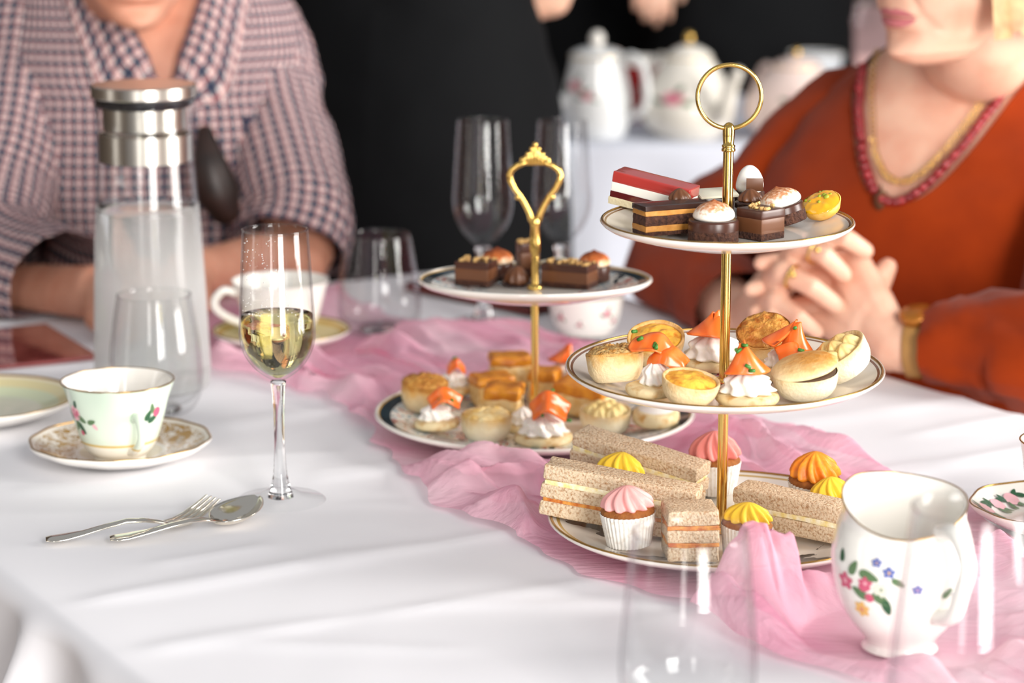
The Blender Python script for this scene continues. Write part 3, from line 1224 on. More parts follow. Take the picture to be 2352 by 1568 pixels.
def green_prints(t, pr):
    p = Print(cup_surf(pr, math.radians(-90)))
    top = pr[-1][1]
    p.rose((-.034, top * .68), .0062)
    p.leaf(leafd, (-.029, top * .50), .012, .0045, -.9)
    p.leaf(leafg, (-.035, top * .52), .010, .004, -2)
    p.disc(rosep, (-.030, top * .44), .0022)
    p.leaf(leafg, (-.017, top * .60), .008, .004, .3)
    p.leaf(rosel, (-.014, top * .54), .006, .003, -.8)
    p.leaf(leafd, (.031, top * .66), .010, .005, 1.1)
    p.leaf(leafd, (.036, top * .60), .010, .005, .3)
    p.leaf(leafg, (.034, top * .74), .009, .004, 1.8)
    p.disc(rosep, (.040, top * .68), .004)
    p.build(t)


m_green = zmat('green_cup_glaze', [(0, '#f6f1e4'), (.30, '#f6f1e4'), (.315, '#d9b86a'), (.335, '#d9b86a'), (.35, '#dfe9d6'), (1, '#cfdfcd')], .12, nscale=5, namp=0, z0=0, z1=.058, spec=.6)
cup('teacup', 'pale green teacup with pink roses on a gilt saucer', 'teacup', GC, [(60, 1048), (57, 1043), (70, 1033), (86, 1010), (101, 966), (114, 915), (123, 888), (129, 872)], (m_green, m_green), math.radians(-62), (.042, .013), .016,
    scallop=lambda a, r, z: 1 + .012 * math.cos(8 * a) * max(0, (z - .035) / .02), prints=green_prints, group='teacups')

# white teacup behind the flute with its yellow green saucer
WS = at(647, 790, 0.01)
WS.z = TZ + .0090
saucer('saucer', 'yellow-green edged saucer under the plain white teacup', WS, 158, .011, lambda R: rmat('saucer_yellow', [(0, '#f0ead0'), (.55, '#e8dca0'), (.85, '#d8b860'), (.93, '#e9dfb0')], R))
WC = at(646, 768, .02)
WC.z = WS.z + .0062
cup('teacup', 'plain white teacup behind the champagne flute', 'teacup', WC, [(62, 775), (60, 768), (75, 752), (88, 725), (98, 690), (106, 660), (112, 642)], (china, china), math.radians(195), (.048, .018), .020, group='teacups', hr=.0042, rim=False)

# white cup with rose sprigs behind the two-tier stand
RC = at(1345, 762, .006)


def sprig_prints(t, pr):
    p = Print(cup_surf(pr, math.radians(-90)))
    top = pr[-1][1]
    for x, z, r in ((-.03, .5, .0035), (.022, .62, .004), (.034, .4, .003), (-.008, .35, .0025)):
        p.rose((x, top * z), r)
    p.build(t)


cup('cream_jug', 'white cream pot with small rose sprigs behind the two-tier stand', 'cream jug', RC, [(62, 768), (60, 760), (72, 745), (82, 715), (86, 690), (88, 672)], (china, china), math.radians(60), (.034, .012), .012, prints=sprig_prints)

# plate with yellow green border at the left
PL = at(-45, 934, .012)
PL.z = TZ + .003
saucer('side_plate', 'green and gilt bordered plate beside the green teacup', PL, 222, .013, lambda R: rmat('plate_green', [(0, '#dfe6cf'), (.62, '#dbe2bd'), (.80, '#e9dca8'), (.93, '#f3e9cf'), (.965, '#caa252'), (.985, '#f0e2c0')], R), group=None)
bpy.data.objects['side_plate']['category'] = 'plate'

# rose saucer and its cup at the right
RS = at(2418, 1192, .012)
RS.z = TZ + .006


def rose_saucer(t, R, depth):
    fn = lambda r: .0055 + (0 if r < .58 * R else depth * (((r / R) - .58) / .42) ** 1.35)
    p = Print(plate_surf(fn, .0012))
    for a, k, r in ((2.5, .72, .006), (2.95, .78, .006), (3.35, .76, .0055), (3.75, .72, .006), (2.1, .74, .006), (4.3, .74, .006)):
        p.rose((R * k * math.cos(a), R * k * math.sin(a)), r)
        p.leaf(leafg, (R * (k - .12) * math.cos(a + .12), R * (k - .12) * math.sin(a + .12)), .012, .004, a)
        p.leaf(leafd, (R * (k + .05) * math.cos(a - .2), R * (k + .05) * math.sin(a - .2)), .010, .004, a + 1)
    p.build(t)


saucer('saucer', 'white scalloped saucer painted with red roses', RS, 190, .013, lambda R: rmat('saucer_rose', [(0, '#f6f1ea'), (.97, '#f6f1ea')], R), scal=lambda a, r, z: 1 + .018 * math.cos(8 * a) * min(1, (r / .055) ** 3), prints=rose_saucer)
RC2 = at(2440, 1180, .02)
RC2.z = RS.z + .0062
cup('teacup', 'white gilt-rimmed teacup on the rose saucer', 'teacup', RC2, [(52, 1188), (50, 1180), (64, 1165), (80, 1130), (92, 1080), (100, 1030), (104, 1012)], (china, china), math.radians(20), (.04, .014), .018, group='teacups')

# milk jug with flower garland
JP = at(2066, 1484, .0085)


def jug_prints(t, pr):
    p = Print(cup_surf(pr, math.radians(-90), .0006))
    z = pr[-1][1] * .55
    p.flower(rosep, rosel, (-.040, z + .001), .0055)
    p.flower(rosep, rosel, (-.026, z + .003), .0042)
    p.disc(rosep, (-.027, z + .0005), .0032)
    p.disc(rosep, (-.024, z - .006), .0028)
    for c, l, a, m in (((-.034, z + .011), .010, 1.2, leafg), ((-.024, z + .008), .012, -.3, leafg), ((-.030, z - .004), .011, 2.6, leafg), ((-.017, z - .006), .012, -.6, leafg), ((-.014, z - .011), .010, -1.3, leafd),
                       ((-.044, z + .016), .008, 1.9, leafd), ((-.008, z + .006), .008, -.6, leafg), ((.020, z - .002), .008, .8, leafg), ((.030, z + .006), .009, 1.9, yellowp), ((.034, z - .002), .008, .9, leafg)):
        p.leaf(m, c, l, l * .5, a)
    p.flower(bluep, yellowp, (-.020, z + .017), .0028)
    p.flower(bluep, yellowp, (-.013, z + .012), .0034)
    p.flower(bluep, rosel, (.002, z + .002), .003)
    p.flower(bluep, rosel, (.026, z - .004), .0028)
    p.flower(yellowp, rosep, (-.030, z - .015), .005, 6)
    p.flower(rosel, rosep, (.030, z - .012), .003)
    p.flower(M('flower_print_white', '#e4e2d2', .4), leafg, (-.017, z + .0005), .0045, 7)
    p.build(t)


cup('milk_jug', 'white milk jug painted with a garland of small flowers', 'milk jug', JP, [(84, 1492), (88, 1484), (80, 1470), (86, 1455), (122, 1412), (148, 1362), (162, 1302), (163, 1268), (152, 1228), (141, 1198), (143, 1168)],
    (china, china), math.radians(-64), (.083, .030), .028, zf=lambda a: .0045 + .0105 * math.sin(a) + .003 * math.cos(2 * a + .6), prints=jug_prints, hr=.0052)


# ------------------------------------------------------------------ cutlery
def strip(pts, widths, th, close=0):
    ps = [at(*p) for p in pts]
    n = len(ps)
    rs = []
    for i in range(n):
        t = ps[min(i + 1, n - 1)] - ps[max(i - 1, 0)]
        side = V((-t.y, t.x, 0)).normalized()
        w = widths[i]
        up = V((0, 0, 1))
        ring = []
        for k in range(12):
            a = 2 * PI * k / 12
            ring.append(ps[i] + side * math.cos(a) * w + up * math.sin(a) * th[i] * (1 if math.sin(a) > 0 else .6))
        rs.append(ring)
    return rs, ps


FB = at(300, 1205)
fork = thing('dessert_fork', 'silver dessert fork lying on the cloth beside the spoon', 'fork', (FB.x, FB.y, TZ + .001))
Mi = Matrix.Translation(-V((FB.x, FB.y, TZ + .001)))
fp = [(105, 1238, .0052), (122, 1237, .0052), (150, 1233, .0056), (190, 1225, .0075), (240, 1210, .0115), (290, 1197, .0150), (330, 1195, .0145), (365, 1199, .0105), (392, 1203, .0065)]
rs, ps = strip(fp, [.006, .0085, .0088, .0062, .0046, .0038, .0034, .0036, .0075], [.0014, .0016, .0018, .0020, .0020, .0020, .0020, .0020, .0016])
MB().rings(rs).xf(Mi).build('handle', silver, fork)
mb = MB()
for k, off in enumerate((-.0075, -.0025, .0025, .0075)):
    pp = [(388, 1203, .0068), (415, 1197, .0050), (440, 1183, .0062), (466, 1163, .0095), (489, 1142, .0145)]
    pts = []
    for i, q in enumerate(pp):
        P_ = at(*q)
        t = at(*pp[min(i + 1, 4)]) - at(*pp[max(i - 1, 0)])
        side = V((-t.y, t.x, 0)).normalized()
        pts.append(P_ + side * off * (.75 + .25 * min(1, i)))
    tb_ = MB().tube(pts, [.0020, .0019, .0016, .0014, .0009], 8, rnd=True)
    tb_.xf(Mi).build('tine', silver, fork)
SPB = at(420, 1205)
spoon = thing('dessert_spoon', 'silver dessert spoon lying on the cloth beside the fork', 'spoon', (SPB.x, SPB.y, TZ + .001))
Mi = Matrix.Translation(-V((SPB.x, SPB.y, TZ + .001)))
sp_ = [(252, 1236, .0050), (268, 1235, .0050), (295, 1231, .0052), (335, 1223, .0075), (385, 1209, .0110), (435, 1196, .0135), (470, 1194, .0120), (500, 1196, .0090)]
rs, ps = strip(sp_, [.006, .0085, .0088, .006, .0045, .0036, .0034, .0040], [.0014, .0016, .0018, .002, .002, .002, .002, .002])
MB().rings(rs).xf(Mi).build('handle', silver, spoon)
b0, b1 = at(497, 1196, .0085), at(592, 1137, .0165)
ax = b1 - b0
sd = V((-ax.y, ax.x, 0)).normalized()


def bowl(u, v):
    wdt = .0195 * max(0.02, math.sin(PI * min(1, max(0, u * .96 + .02))) ** .62) * (1.08 - .25 * u)
    x = (v * 2 - 1)
    dep = .0085 * (math.sin(PI * (u * .93 + .035)) ** .7) * (1 - x * x)
    return b0 + ax * u + sd * wdt * x + V((0, 0, -dep))


MB().sheet(bowl, 24, 14, .0010).xf(Mi).build('bowl', silver, spoon)


# ------------------------------------------------------------------ flat things on the table
def prism(name, pts, th, mat, label, cat):
    c = sum((V(p) for p in pts), V()) / len(pts)
    mb = MB()
    k = len(pts)
    lo = [V((p.x, p.y, p.z - th)) - c for p in pts]
    hi = [V((p.x, p.y, p.z)) - c for p in pts]
    mb.rings([lo, hi], True, True)
    o = mb.build(name, mat, None, False)
    o.location = c
    tag(o, label, cat)
    return o


def rect(p0, p1, p2):
    return [p0, p1, p2, p0 + p2 - p1]


mt = thing('menu_card', 'glossy dark red menu card lying by the checked shirt sleeve', 'menu', at(80, 800))
q0, q1 = at(105, 742, .006), at(226, 816, .006)
e = q1 - q0
e2 = V((-e.y, e.x, 0)).normalized()
if e2.x > 0:
    e2 = -e2
pts = [q0, q1, q1 + e2 * .15, q0 + e2 * .15]
c = mt.location
mb = MB().rings([[V((p.x, p.y, TZ + .0025)) - c for p in pts], [V((p.x, p.y, TZ + .006)) - c for p in pts]], True, True)
mb.build('cover', M('menu_gloss', '#8a3a38', .08, spec=.8, coat=1.0), mt, False)
inn = [p + (sum(pts, V()) / 4 - p) * .1 for p in pts]
mb = MB().rings([[V((p.x, p.y, TZ + .006)) - c for p in inn], [V((p.x, p.y, TZ + .0063)) - c for p in inn]], True, True)
mb.build('printed_panel', M('menu_panel', '#a4564f', .06, spec=.8, coat=1.0, col2='#7c3431', nscale=40), mt, False)

q0, q1 = at(930, 648, .012), at(1215, 706, .012)
e = q1 - q0
e2 = V((-e.y, e.x, 0)).normalized()
if e2.y < 0:
    e2 = -e2
pts = [q0, q1, q1 + e2 * .10, q0 + e2 * .10]
bk = thing('menu_folder', 'dark brown menu folder lying behind the two-tier stand', 'menu', V((sum(p.x for p in pts) / 4, sum(p.y for p in pts) / 4, TZ + .006)))
c = bk.location
for nm, z0, z1, mat, s_ in (('back_cover', .003, .0055, M('folder_brown', '#3a1f18', .4), 1), ('pages', .0055, .0095, M('folder_red', '#7a2018', .5), .985), ('front_cover', .0095, .012, MATS['folder_brown'], 1)):
    ct = sum(pts, V()) / 4
    qq = [ct + (p - ct) * s_ for p in pts]
    MB().rings([[V((p.x, p.y, TZ + z0)) - c for p in qq], [V((p.x, p.y, TZ + z1)) - c for p in qq]], True, True).build(nm, mat, bk, False)

BEFORE_FOOD = set(bpy.data.objects)
# ------------------------------------------------------------------ food materials
pastry_pale = zmat('pastry_pale', [(0, '#efdcb6'), (.5, '#eed6a8'), (.85, '#dfae66'), (1, '#c68636')], .6, nscale=130, namp=.17, bump=.35, bscale=420, z0=0, z1=.0215, sss=.1, bdist=.003)
pastry_white = zmat('pastry_white', [(0, '#ece4cf'), (.6, '#eadcb8'), (1, '#d3a862')], .65, nscale=120, namp=.13, bump=.35, bscale=420, z0=0, z1=.021, bdist=.003)
pastry_gold = M('pastry_golden', '#e2a850', .4, col2='#b8691c', nscale=170, lo=.38, hi=.66, bump=.7, bscale=450, spec=.5, bdist=.003)
pastry_flaky = M('pastry_flaky', '#efc781', .5, col2='#cd8a35', nscale=210, lo=.40, hi=.62, bump=1.0, bscale=420, bdist=.004)
quiche_fill = M('quiche_filling', '#f2bb45', .35, col2='#cf7a1c', nscale=150, lo=.48, hi=.68, bump=.4, bscale=260)
blini_m = M('blini_pancake', '#f0dcae', .55, col2='#d2a158', nscale=110, lo=.5, hi=.72, bump=.2, bscale=400)
cream_m = M('piped_cream', '#fbf4ec', .45, sss=.15, bump=.08, bscale=300)
potato_m = zmat('piped_potato', [(0, '#efdfae'), (.55, '#ecd590'), (1, '#c98a34')], .5, nscale=160, namp=.12, bump=.2, bscale=400, z0=0, z1=.018)


def salmon_mat():
    m = M('smoked_salmon', '#f07a2c', .28, sss=.25, spec=.6, coat=.2)
    nt = m.node_tree
    b = nt.nodes['Principled BSDF']
    tc = nt.nodes.new('ShaderNodeTexCoord')
    wv = nt.nodes.new('ShaderNodeTexWave')
    wv.inputs['Scale'].default_value = 30
    wv.inputs['Distortion'].default_value = 4
    wv.inputs['Detail'].default_value = 2
    nt.links.new(tc.outputs['Object'], wv.inputs['Vector'])
    r = nt.nodes.new('ShaderNodeValToRGB')
    r.color_ramp.elements[0].position = .3
    r.color_ramp.elements[1].position = .98
    r.color_ramp.elements[0].color = (*hexc('#ee6a1c'), 1)
    r.color_ramp.elements[1].color = (*hexc('#f27d36'), 1)
    nt.links.new(wv.outputs['Fac'], r.inputs[0])
    nt.links.new(r.outputs[0], b.inputs['Base Color'])
    return m


salmon_m = salmon_mat()
chive_m = M('chive_green', '#3f7a2c', .4)
bread_m = M('brown_bread', '#e2ccae', .9, col2='#ac7d52', nscale=560, lo=.46, hi=.74, bump=.6, bscale=520, detail=6, spec=.1, bdist=.003)
bread_edge = M('bread_edge', '#e6cda2', .9, col2='#c08a50', nscale=300, lo=.45, hi=.68, bump=.7, bscale=500, spec=.1, bdist=.003)
egg_m = M('egg_filling', '#f0d98a', .5, col2='#fbf3d8', nscale=220, bump=.5, bscale=300)
orange_fill = M('cheese_pickle_filling', '#e8a24a', .45, col2='#b9591c', nscale=160, bump=.5, bscale=300)
sponge_m = M('cupcake_sponge', '#a8682c', .8, col2='#8a4f1e', nscale=200, bump=.5, bscale=400)
case_m = M('paper_case', '#f2efe9', .7, col2='#dcd2c4', nscale=260, lo=.5, hi=.75)
choc_dark = M('dark_chocolate', '#36201a', .25, spec=.5, coat=.2)
choc_mid = M('chocolate_ganache', '#4c2b20', .3, col2='#432419', nscale=60)
choc_milk = M('milk_chocolate', '#6d4329', .38)
choc_crumb = M('brownie_crumb', '#3c2018', .85, col2='#5e3826', nscale=380, bump=1.0, bscale=420, bdist=.004)
caramel_m = M('caramel_cream', '#c98e42', .5, col2='#b97a30', nscale=200, bump=.2, bscale=300)
nut_m = M('chopped_nut', '#dcb878', .6, col2='#b98848', nscale=300)
whitechoc = M('white_chocolate', '#f1ead2', .35, sss=.2)
toast_m = zmat('toasted_meringue', [(0, '#f8ead6'), (.25, '#efc89e'), (.5, '#c66a30'), (1, '#7c3612')], .55, nscale=260, namp=.24, bump=.15, bscale=300, z0=.0, z1=.0125)
dust_m = zmat('dusted_meringue', [(0, '#fcf7ee'), (.38, '#fbf0e0'), (.68, '#d8986c'), (1, '#a05830')], .6, nscale=420, namp=.30, bump=.1, bscale=300, z0=.0, z1=.0145)
meringue_m = M('white_meringue', '#fdfaf3', .5, sss=.2)
jelly_red = M('red_jelly', '#b23a34', .2, spec=.7, coat=.5, sss=.2)
jelly_dark = M('dark_jelly', '#5e1618', .2, spec=.7, coat=.5)
cream_white = M('set_cream', '#fbf5ea', .4, sss=.1)
biscuit_m = M('pale_biscuit', '#eee0b8', .8, bump=.5, bscale=400)
curd_m = M('passion_curd', '#f7b81c', .16, spec=.7, coat=.6, col2='#f3a80e', nscale=60)
seed_m = M('pistachio_crumb', '#9aa52c', .5)
frost = {'pink': M('pink_frosting', '#f6b2ae', .45, sss=.15, bump=.1, bscale=300), 'coral': M('coral_frosting', '#f4938a', .45, sss=.15, bump=.1, bscale=300),
         'orange': M('orange_frosting', '#f7a32c', .45, sss=.1, col2='#f08220', nscale=150, bump=.15, bscale=300), 'yellow': M('yellow_frosting', '#f6cd3c', .42, sss=.1, bump=.1, bscale=300)}


def rosette(r, h, n=10, amp=.16, twist=1.3, seg=None, tip=.3, tiers=1, lean=0):
    seg = seg or n * 8
    K = 22
    rs = []
    for i in range(K + 1):
        t = i / K
        base = (1 - t ** 2.5) ** .66 if t < 1 else 0.0
        if tiers > 1:
            base *= 1 + .10 * math.sin(t * tiers * 2 * PI)
        base = max(base, .02)
        if t < .12:
            base *= .80 + .20 * (t / .12)
        z = h * (t if t < .75 else .75 + (t - .75) * (1 + tip))
        ring = []
        for j in range(seg):
            a = 2 * PI * j / seg
            c = math.cos(n * a + twist * 2 * PI * t)
            rr = r * base * (1 + amp * (abs(c) ** .8 * (1 if c > 0 else -1)) * min(1, (1 - t) * 3 + .15))
            ring.append(V((rr * math.cos(a) + lean * t * t * r, rr * math.sin(a), z)))
        rs.append(ring)
    return MB().rings(rs, True, True)


DY = {}


def wpos(px, py, stand_z):
    return at(px, py + DY.get(round(stand_z, 5), 0), stand_z - TZ)


ZB_, ZM_, ZT_ = SP.z + ZB + .0006, SP.z + ZM + .0010, SP.z + ZT + .0010
ZB2_, ZT2_ = LP.z + ZB2 + .0006, LP.z + ZT2 + .0010
DY.update({round(ZM_, 5): 15, round(ZT_, 5): 5, round(ZB2_, 5): 15})


def frot(az=0, tilt=0, dirn=0):
    """rotation: spin az, then lean by tilt towards compass direction dirn (0 = right, -90 = camera)"""
    d = math.radians(dirn)
    axis_ = V((-math.sin(d), math.cos(d), 0))
    q = Matrix.Rotation(math.radians(tilt), 4, axis_) @ Matrix.Rotation(math.radians(az), 4, 'Z')
    return q.to_euler()


def shell_prof(r, h, flare=.80, bulge=.06):
    return [(.0003, .0003), (r * flare * .8, .0003), (r * flare * .96, h * .05), (r * (flare + (1 - flare) * .45 + bulge), h * .35), (r * (.97 + bulge * .4), h * .7), (r, h * .93), (r * .985, h)]


def mini_pie(label, px, py, z, rpx, hpx, rot=(0, 0, 0), lid=pastry_flaky, seed=1, lift=0, shell=pastry_pale):
    P = wpos(px, py, z)
    k = mpp(P)
    r, h = rpx * k, hpx * k
    P.z += lift
    t = thing('mini_pie', label, 'pie', P, rot, 'mini pies')
    MB().lathe(smooth_prof(shell_prof(r, h), 3), 40, lambda a, rr, zz: 1 + .045 * noise.noise(V((math.cos(a) * 2, math.sin(a) * 2, zz * 60 + seed))), caps=False).build('pastry_case', shell, t)
    rs = []
    for i in range(9):
        q = i / 8
        rr = r * 1.0 * (1 - q) + .0004
        ring = []
        for j in range(40):
            a = 2 * PI * j / 40
            p = V((rr * math.cos(a), rr * math.sin(a), h * .97 + r * .26 * (1 - (1 - q) ** 2.2) ** .9 if q > 0 else h * .93))
            n1 = noise.noise(V((p.x * 220, p.y * 220, seed))) * .0026 + noise.noise(V((p.x * 600, p.y * 600, seed))) * .0018
            p.z += n1 * (1 if q > 0 else 0)
            ring.append(p)
        rs.append(ring)
    MB().rings(rs, True, True).build('crust_lid', lid, t)
    return t


def quiche(label, px, py, z, rpx, hpx, rot=(0, 0, 0), seed=1, lift=0):
    P = wpos(px, py, z)
    k = mpp(P)
    r, h = rpx * k, hpx * k
    P.z += lift
    t = thing('mini_quiche', label, 'quiche', P, rot, 'mini quiches')
    pr = smooth_prof(shell_prof(r, h, .78, .02), 3)
    MB().lathe(pr + [(r * .93, h * .99), (r * .88, h * .90), (r * .86, h * .8)], 40, lambda a, rr, zz: 1 + .025 * noise.noise(V((math.cos(a) * 2, math.sin(a) * 2, zz * 50 + seed))), caps=False).build('pastry_case', pastry_pale, t)
    rs = []
    for i in range(9):
        q = i / 8
        rr = r * .90 * (1 - q) + .0004
        rs.append([V((rr * math.cos(a), rr * math.sin(a), h * .88 + r * .22 * (1 - (1 - q) ** 2) + .0016 * noise.noise(V((rr * math.cos(a) * 170, rr * math.sin(a) * 170, seed))))) for a in [2 * PI * j / 40 for j in range(40)]])
    MB().rings(rs, True, True).build('filling', quiche_fill, t)
    return t


def lidded_tart(label, px, py, z, rpx, hpx, rot, lift=0, open_=.18, opendir=180):
    P = wpos(px, py, z)
    k = mpp(P)
    r, h = rpx * k, hpx * k
    P.z += lift
    t = thing('lidded_tart', label, 'tart', P, rot)
    MB().lathe(smooth_prof(shell_prof(r, h * .75, .82, .03), 3), 40, caps=False).build('pastry_case', pastry_white, t)
    MB().lathe([(r * .96, h * .70), (r * .9, h * .80), (r * .3, h * .84), (.0004, h * .84)], 40, caps=False).build('filling', M('dark_filling', '#4a3524', .5), t)
    d = math.radians(opendir)
    lidm = Matrix.Translation((0, 0, h * .80)) @ Matrix.Rotation(open_, 4, V((-math.sin(d), math.cos(d), 0)))
    MB().lathe([(r * .9, 0), (r * 1.03, .0012), (r * 1.02, .003), (r * .85, .0062), (r * .4, .0085), (.0004, .009)], 40, lambda a, rr, zz: 1 + .03 * noise.noise(V((math.cos(a) * 2, math.sin(a) * 2, 4))), caps=False, M=lidm).build('pastry_lid', zmat('lid_baked', [(0, '#eedcb0'), (.45, '#ecd096'), (1, '#d08c2e')], .45, nscale=140, namp=.16, bump=.3, bscale=400, z0=h * .78, z1=h * .80 + .010), t)
    return t


def potato_tart(label, px, py, z, rpx, hpx, rot, lift=0):
    P = wpos(px, py, z)
    k = mpp(P)
    r, h = rpx * k, hpx * k
    P.z += lift
    t = thing('potato_tart', label, 'tart', P, rot, 'piped potato tarts')
    MB().lathe(smooth_prof(shell_prof(r, h, .84, .03), 3) + [(r * .90, h * .99), (r * .86, h * .9), (r * .82, h * .6)], 40, caps=False).build('pastry_case', pastry_white, t)
    MB().lathe([(r * .85, h * .68), (.0004, h * .72)], 30, caps=False).build('filling', potato_m, t)
    for i in range(6):
        a = 2 * PI * i / 6
        q = rosette(r * .36, r * .55, 6, .16, .3, tip=.1)
        o = q.build('piped_rosette', potato_m, t)
        o.location = (r * .48 * math.cos(a), r * .48 * math.sin(a), h * .62)
    o = rosette(r * .36, r * .6, 6, .16, .3, tip=.1).build('piped_rosette', potato_m, t)
    o.location = (0, 0, h * .66)
    return t


def salmon_peak(w, h, seed, curl=1.25):
    """a slice rolled loosely into a peaked curl, its free edge showing"""
    def f(u, v):
        ph = seed * 1.3 - 1.9 + u * 2.35 * PI
        rr = w * (.42 + .72 * u) * (1 - .80 * v ** 1.15) * (1 + .16 * math.sin(ph * 1.6 + seed + v * 2.2))
        rr *= 1 + .30 * (1 - v) ** 2 * (.5 + .5 * math.sin(ph * 1.1 + 2 * seed))
        z = h * v * (1.0 - .28 * u) + .10 * h * math.sin(ph * 1.2 + seed) * (1 - v) + .07 * h * math.sin(ph * 2.1) * v
        return (rr * math.sin(ph) + w * .18 * math.sin(seed) * v, -rr * math.cos(ph) * .85 + w * .12 * v * math.cos(seed), z)
    return MB().sheet(f, 44, 14, .0016)


def salmon_drape(w, d, h, seed):
    """a slice folded over the cream like a petal"""
    def f(u, v):
        x = (u - .5) * 2
        y = (v - .5) * 2
        e = 1 - .18 * abs(math.sin(2.2 * x + seed)) - .12 * math.sin(3 * y + seed)
        z = h * (1 - .75 * x * x - .55 * y * y) + .22 * h * math.sin(3.1 * x + seed) + .14 * h * math.sin(4.5 * y + 2 * seed)
        curl = max(0, abs(y) - .62) * 1.2
        return (x * w * e * (1 - .25 * y * y), y * d * (1 - .2 * x * x) * (1 - curl * .4), z + curl * h * .5 * (1 if y < 0 else -1))
    return MB().sheet(f, 26, 20, .0016)


def blini(label, px, py, z, rpx, rot=(0, 0, 0), cream=(.62, .9), salmon=(), chives=(), lift=0, h=.007, group='smoked salmon blinis', creamoff=(0, 0)):
    P = wpos(px, py, z)
    r = rpx * mpp(P)
    P.z += lift
    t = thing('salmon_blini', label, 'blini', P, rot, group)
    MB().lathe([(.0003, 0), (r * .9, .0002), (r * .985, h * .3), (r, h * .55), (r * .96, h * .85), (r * .82, h), (.0003, h * 1.03)], 36, lambda a, rr, zz: 1 + .03 * noise.noise(V((math.cos(a) * 1.5, math.sin(a) * 1.5, px))), caps=False).build('pancake', blini_m, t)
    cr, ch = r * cream[0], r * cream[1]
    o = rosette(cr, ch, 9, .15, .9, tiers=2, tip=.1).build('cream_swirl', cream_m, t)
    o.location = (creamoff[0] * r, creamoff[1] * r, h * .95)
    zt = h + ch
    for kind, loc, sz, rt, seed in salmon:
        q = salmon_peak(sz[0] * r, sz[1] * r, seed) if kind == 'peak' else salmon_drape(sz[0] * r, sz[1] * r, sz[2] * r, seed)
        s_ = q.build('salmon_slice', salmon_m, t)
        s_.location = (loc[0] * r, loc[1] * r, h + loc[2] * r)
        s_.rotation_euler = tuple(math.radians(x) for x in rt)
    rn = random.Random(int(px))
    for c in chives:
        a, b = rn.uniform(0, 3), rn.uniform(-.6, .6)
        dv = V((math.cos(a) * math.cos(b), math.sin(a) * math.cos(b), math.sin(b))) * .0022
        c0 = V((c[0] * r, c[1] * r, h + c[2] * r))
        MB().tube([c0 - dv, c0 + dv], .0013, 8).build('chive', chive_m, t)
    return t


# ------------------------------------------------------------------ middle tier: savouries
mini_pie('flaky-topped mini pie at the plate edge of the middle tier', 1416, 880, ZM_, 66, 68, frot(0, -9, -60), seed=1, lift=.004)
quiche('mini quiche leaning behind two salmon slices on the middle tier', 1508, 822, ZM_, 66, 58, frot(0, 24, -100), 2, lift=.007)
quiche('mini quiche with browned top in front of the gold rod', 1579, 916, ZM_, 68, 52, frot(0, 12, -50), 3, lift=.004)
mini_pie('golden mini pie tipped up between two salmon blinis', 1760, 812, ZM_, 63, 62, frot(0, 30, -110), lid=pastry_gold, seed=5, lift=.010)
blini('blini with two overlapping salmon slices beside the flaky pie', 1496, 895, ZM_, 60, frot(0, 0, 0), (.52, .95), [('drape', (.05, .45, 1.35), (1.0, .75, .42), (28, 12, -14), .4), ('drape', (.62, .10, .92), (.85, .62, .40), (34, 10, -25), 1.3)], [(-.45, .1, 1.75), (.1, -.1, 1.55), (-.65, .5, 1.95), (.15, -.25, 1.52)], creamoff=(.15, 0))
blini('salmon blini standing directly behind the gold rod', 1640, 830, ZM_, 72, frot(0, 0, 0), (.82, .85), [('peak', (-.12, -.1, .72), (.62, .85), (0, 8, 20), .9)], [(.72, -.35, .35)], lift=.003)
blini('salmon blini with a pointed slice and chives in front of the rod', 1716, 912, ZM_, 74, frot(0, 0, 0), (.74, .72), [('peak', (-.12, -.05, .62), (.60, .98), (-6, -8, 30), 2.1)], [(-.05, -.55, .95), (.08, -.5, .80), (-.30, -.12, 1.35), (-.12, -.05, 1.50)])
blini('salmon blini with a tall peaked slice beside the piped potato tart', 1786, 850, ZM_, 60, frot(0, 8, -60), (.66, .8), [('peak', (.36, .1, .80), (.84, 1.05), (0, 10, -10), .2), ('drape', (.40, -.55, .62), (.70, .55, .35), (35, 10, 20), 2.2)], [(.42, -.25, 1.65), (.65, -.9, 1.0)], creamoff=(.2, 0), lift=.003)
lidded_tart('pale lidded tart slightly open at the front of the middle tier', 1850, 897, ZM_, 76, 72, frot(0, 8, -120), lift=.003, open_=-.16, opendir=0)
potato_tart('pale tart filled with piped potato tipped against the plate rim', 1948, 864, ZM_, 72, 60, frot(0, 34, -165), lift=.014)

# ------------------------------------------------------------------ bottom tier: sandwiches and cupcakes


def sandwich(label, c, size, rot, layers, seed=0):
    """finger sandwich; c = centre of its underside, layers from the bottom: (material, relative thickness, overhang)"""
    t = thing('finger_sandwich', label, 'sandwich', c, rot, 'brown bread finger sandwiches')
    tot = sum(l[1] for l in layers)
    z = 0
    for i, (nm, th, ov) in enumerate(layers):
        h = size[2] * th / tot
        mat = {'bread': bread_m, 'egg': egg_m, 'orange': orange_fill}[nm]
        MB().nbox((size[0] * (1 + ov), size[1] * (1 + ov), h * 1.06), (noise.noise(V((seed, i, 0))) * .001, noise.noise(V((seed, i, 5))) * .001, z + h / 2), .16, 6, .0008, 160, seed + i).build({'bread': 'bread_slice', 'egg': 'egg_filling', 'orange': 'cheese_filling'}[nm], mat, t)
        z += h
    return t


TWO = [('bread', 1, 0), ('egg', .35, -.04), ('bread', 1, 0)]
THREE = [('bread', 1, 0), ('orange', .28, -.03), ('bread', .9, .01), ('egg', .35, -.03), ('bread', 1, 0)]
THREE_O = [('bread', 1, 0), ('orange', .3, .0), ('bread', .9, .01), ('orange', .3, .0), ('bread', 1, 0)]


def mid(a, b):
    return (V(a) + V(b)) / 2


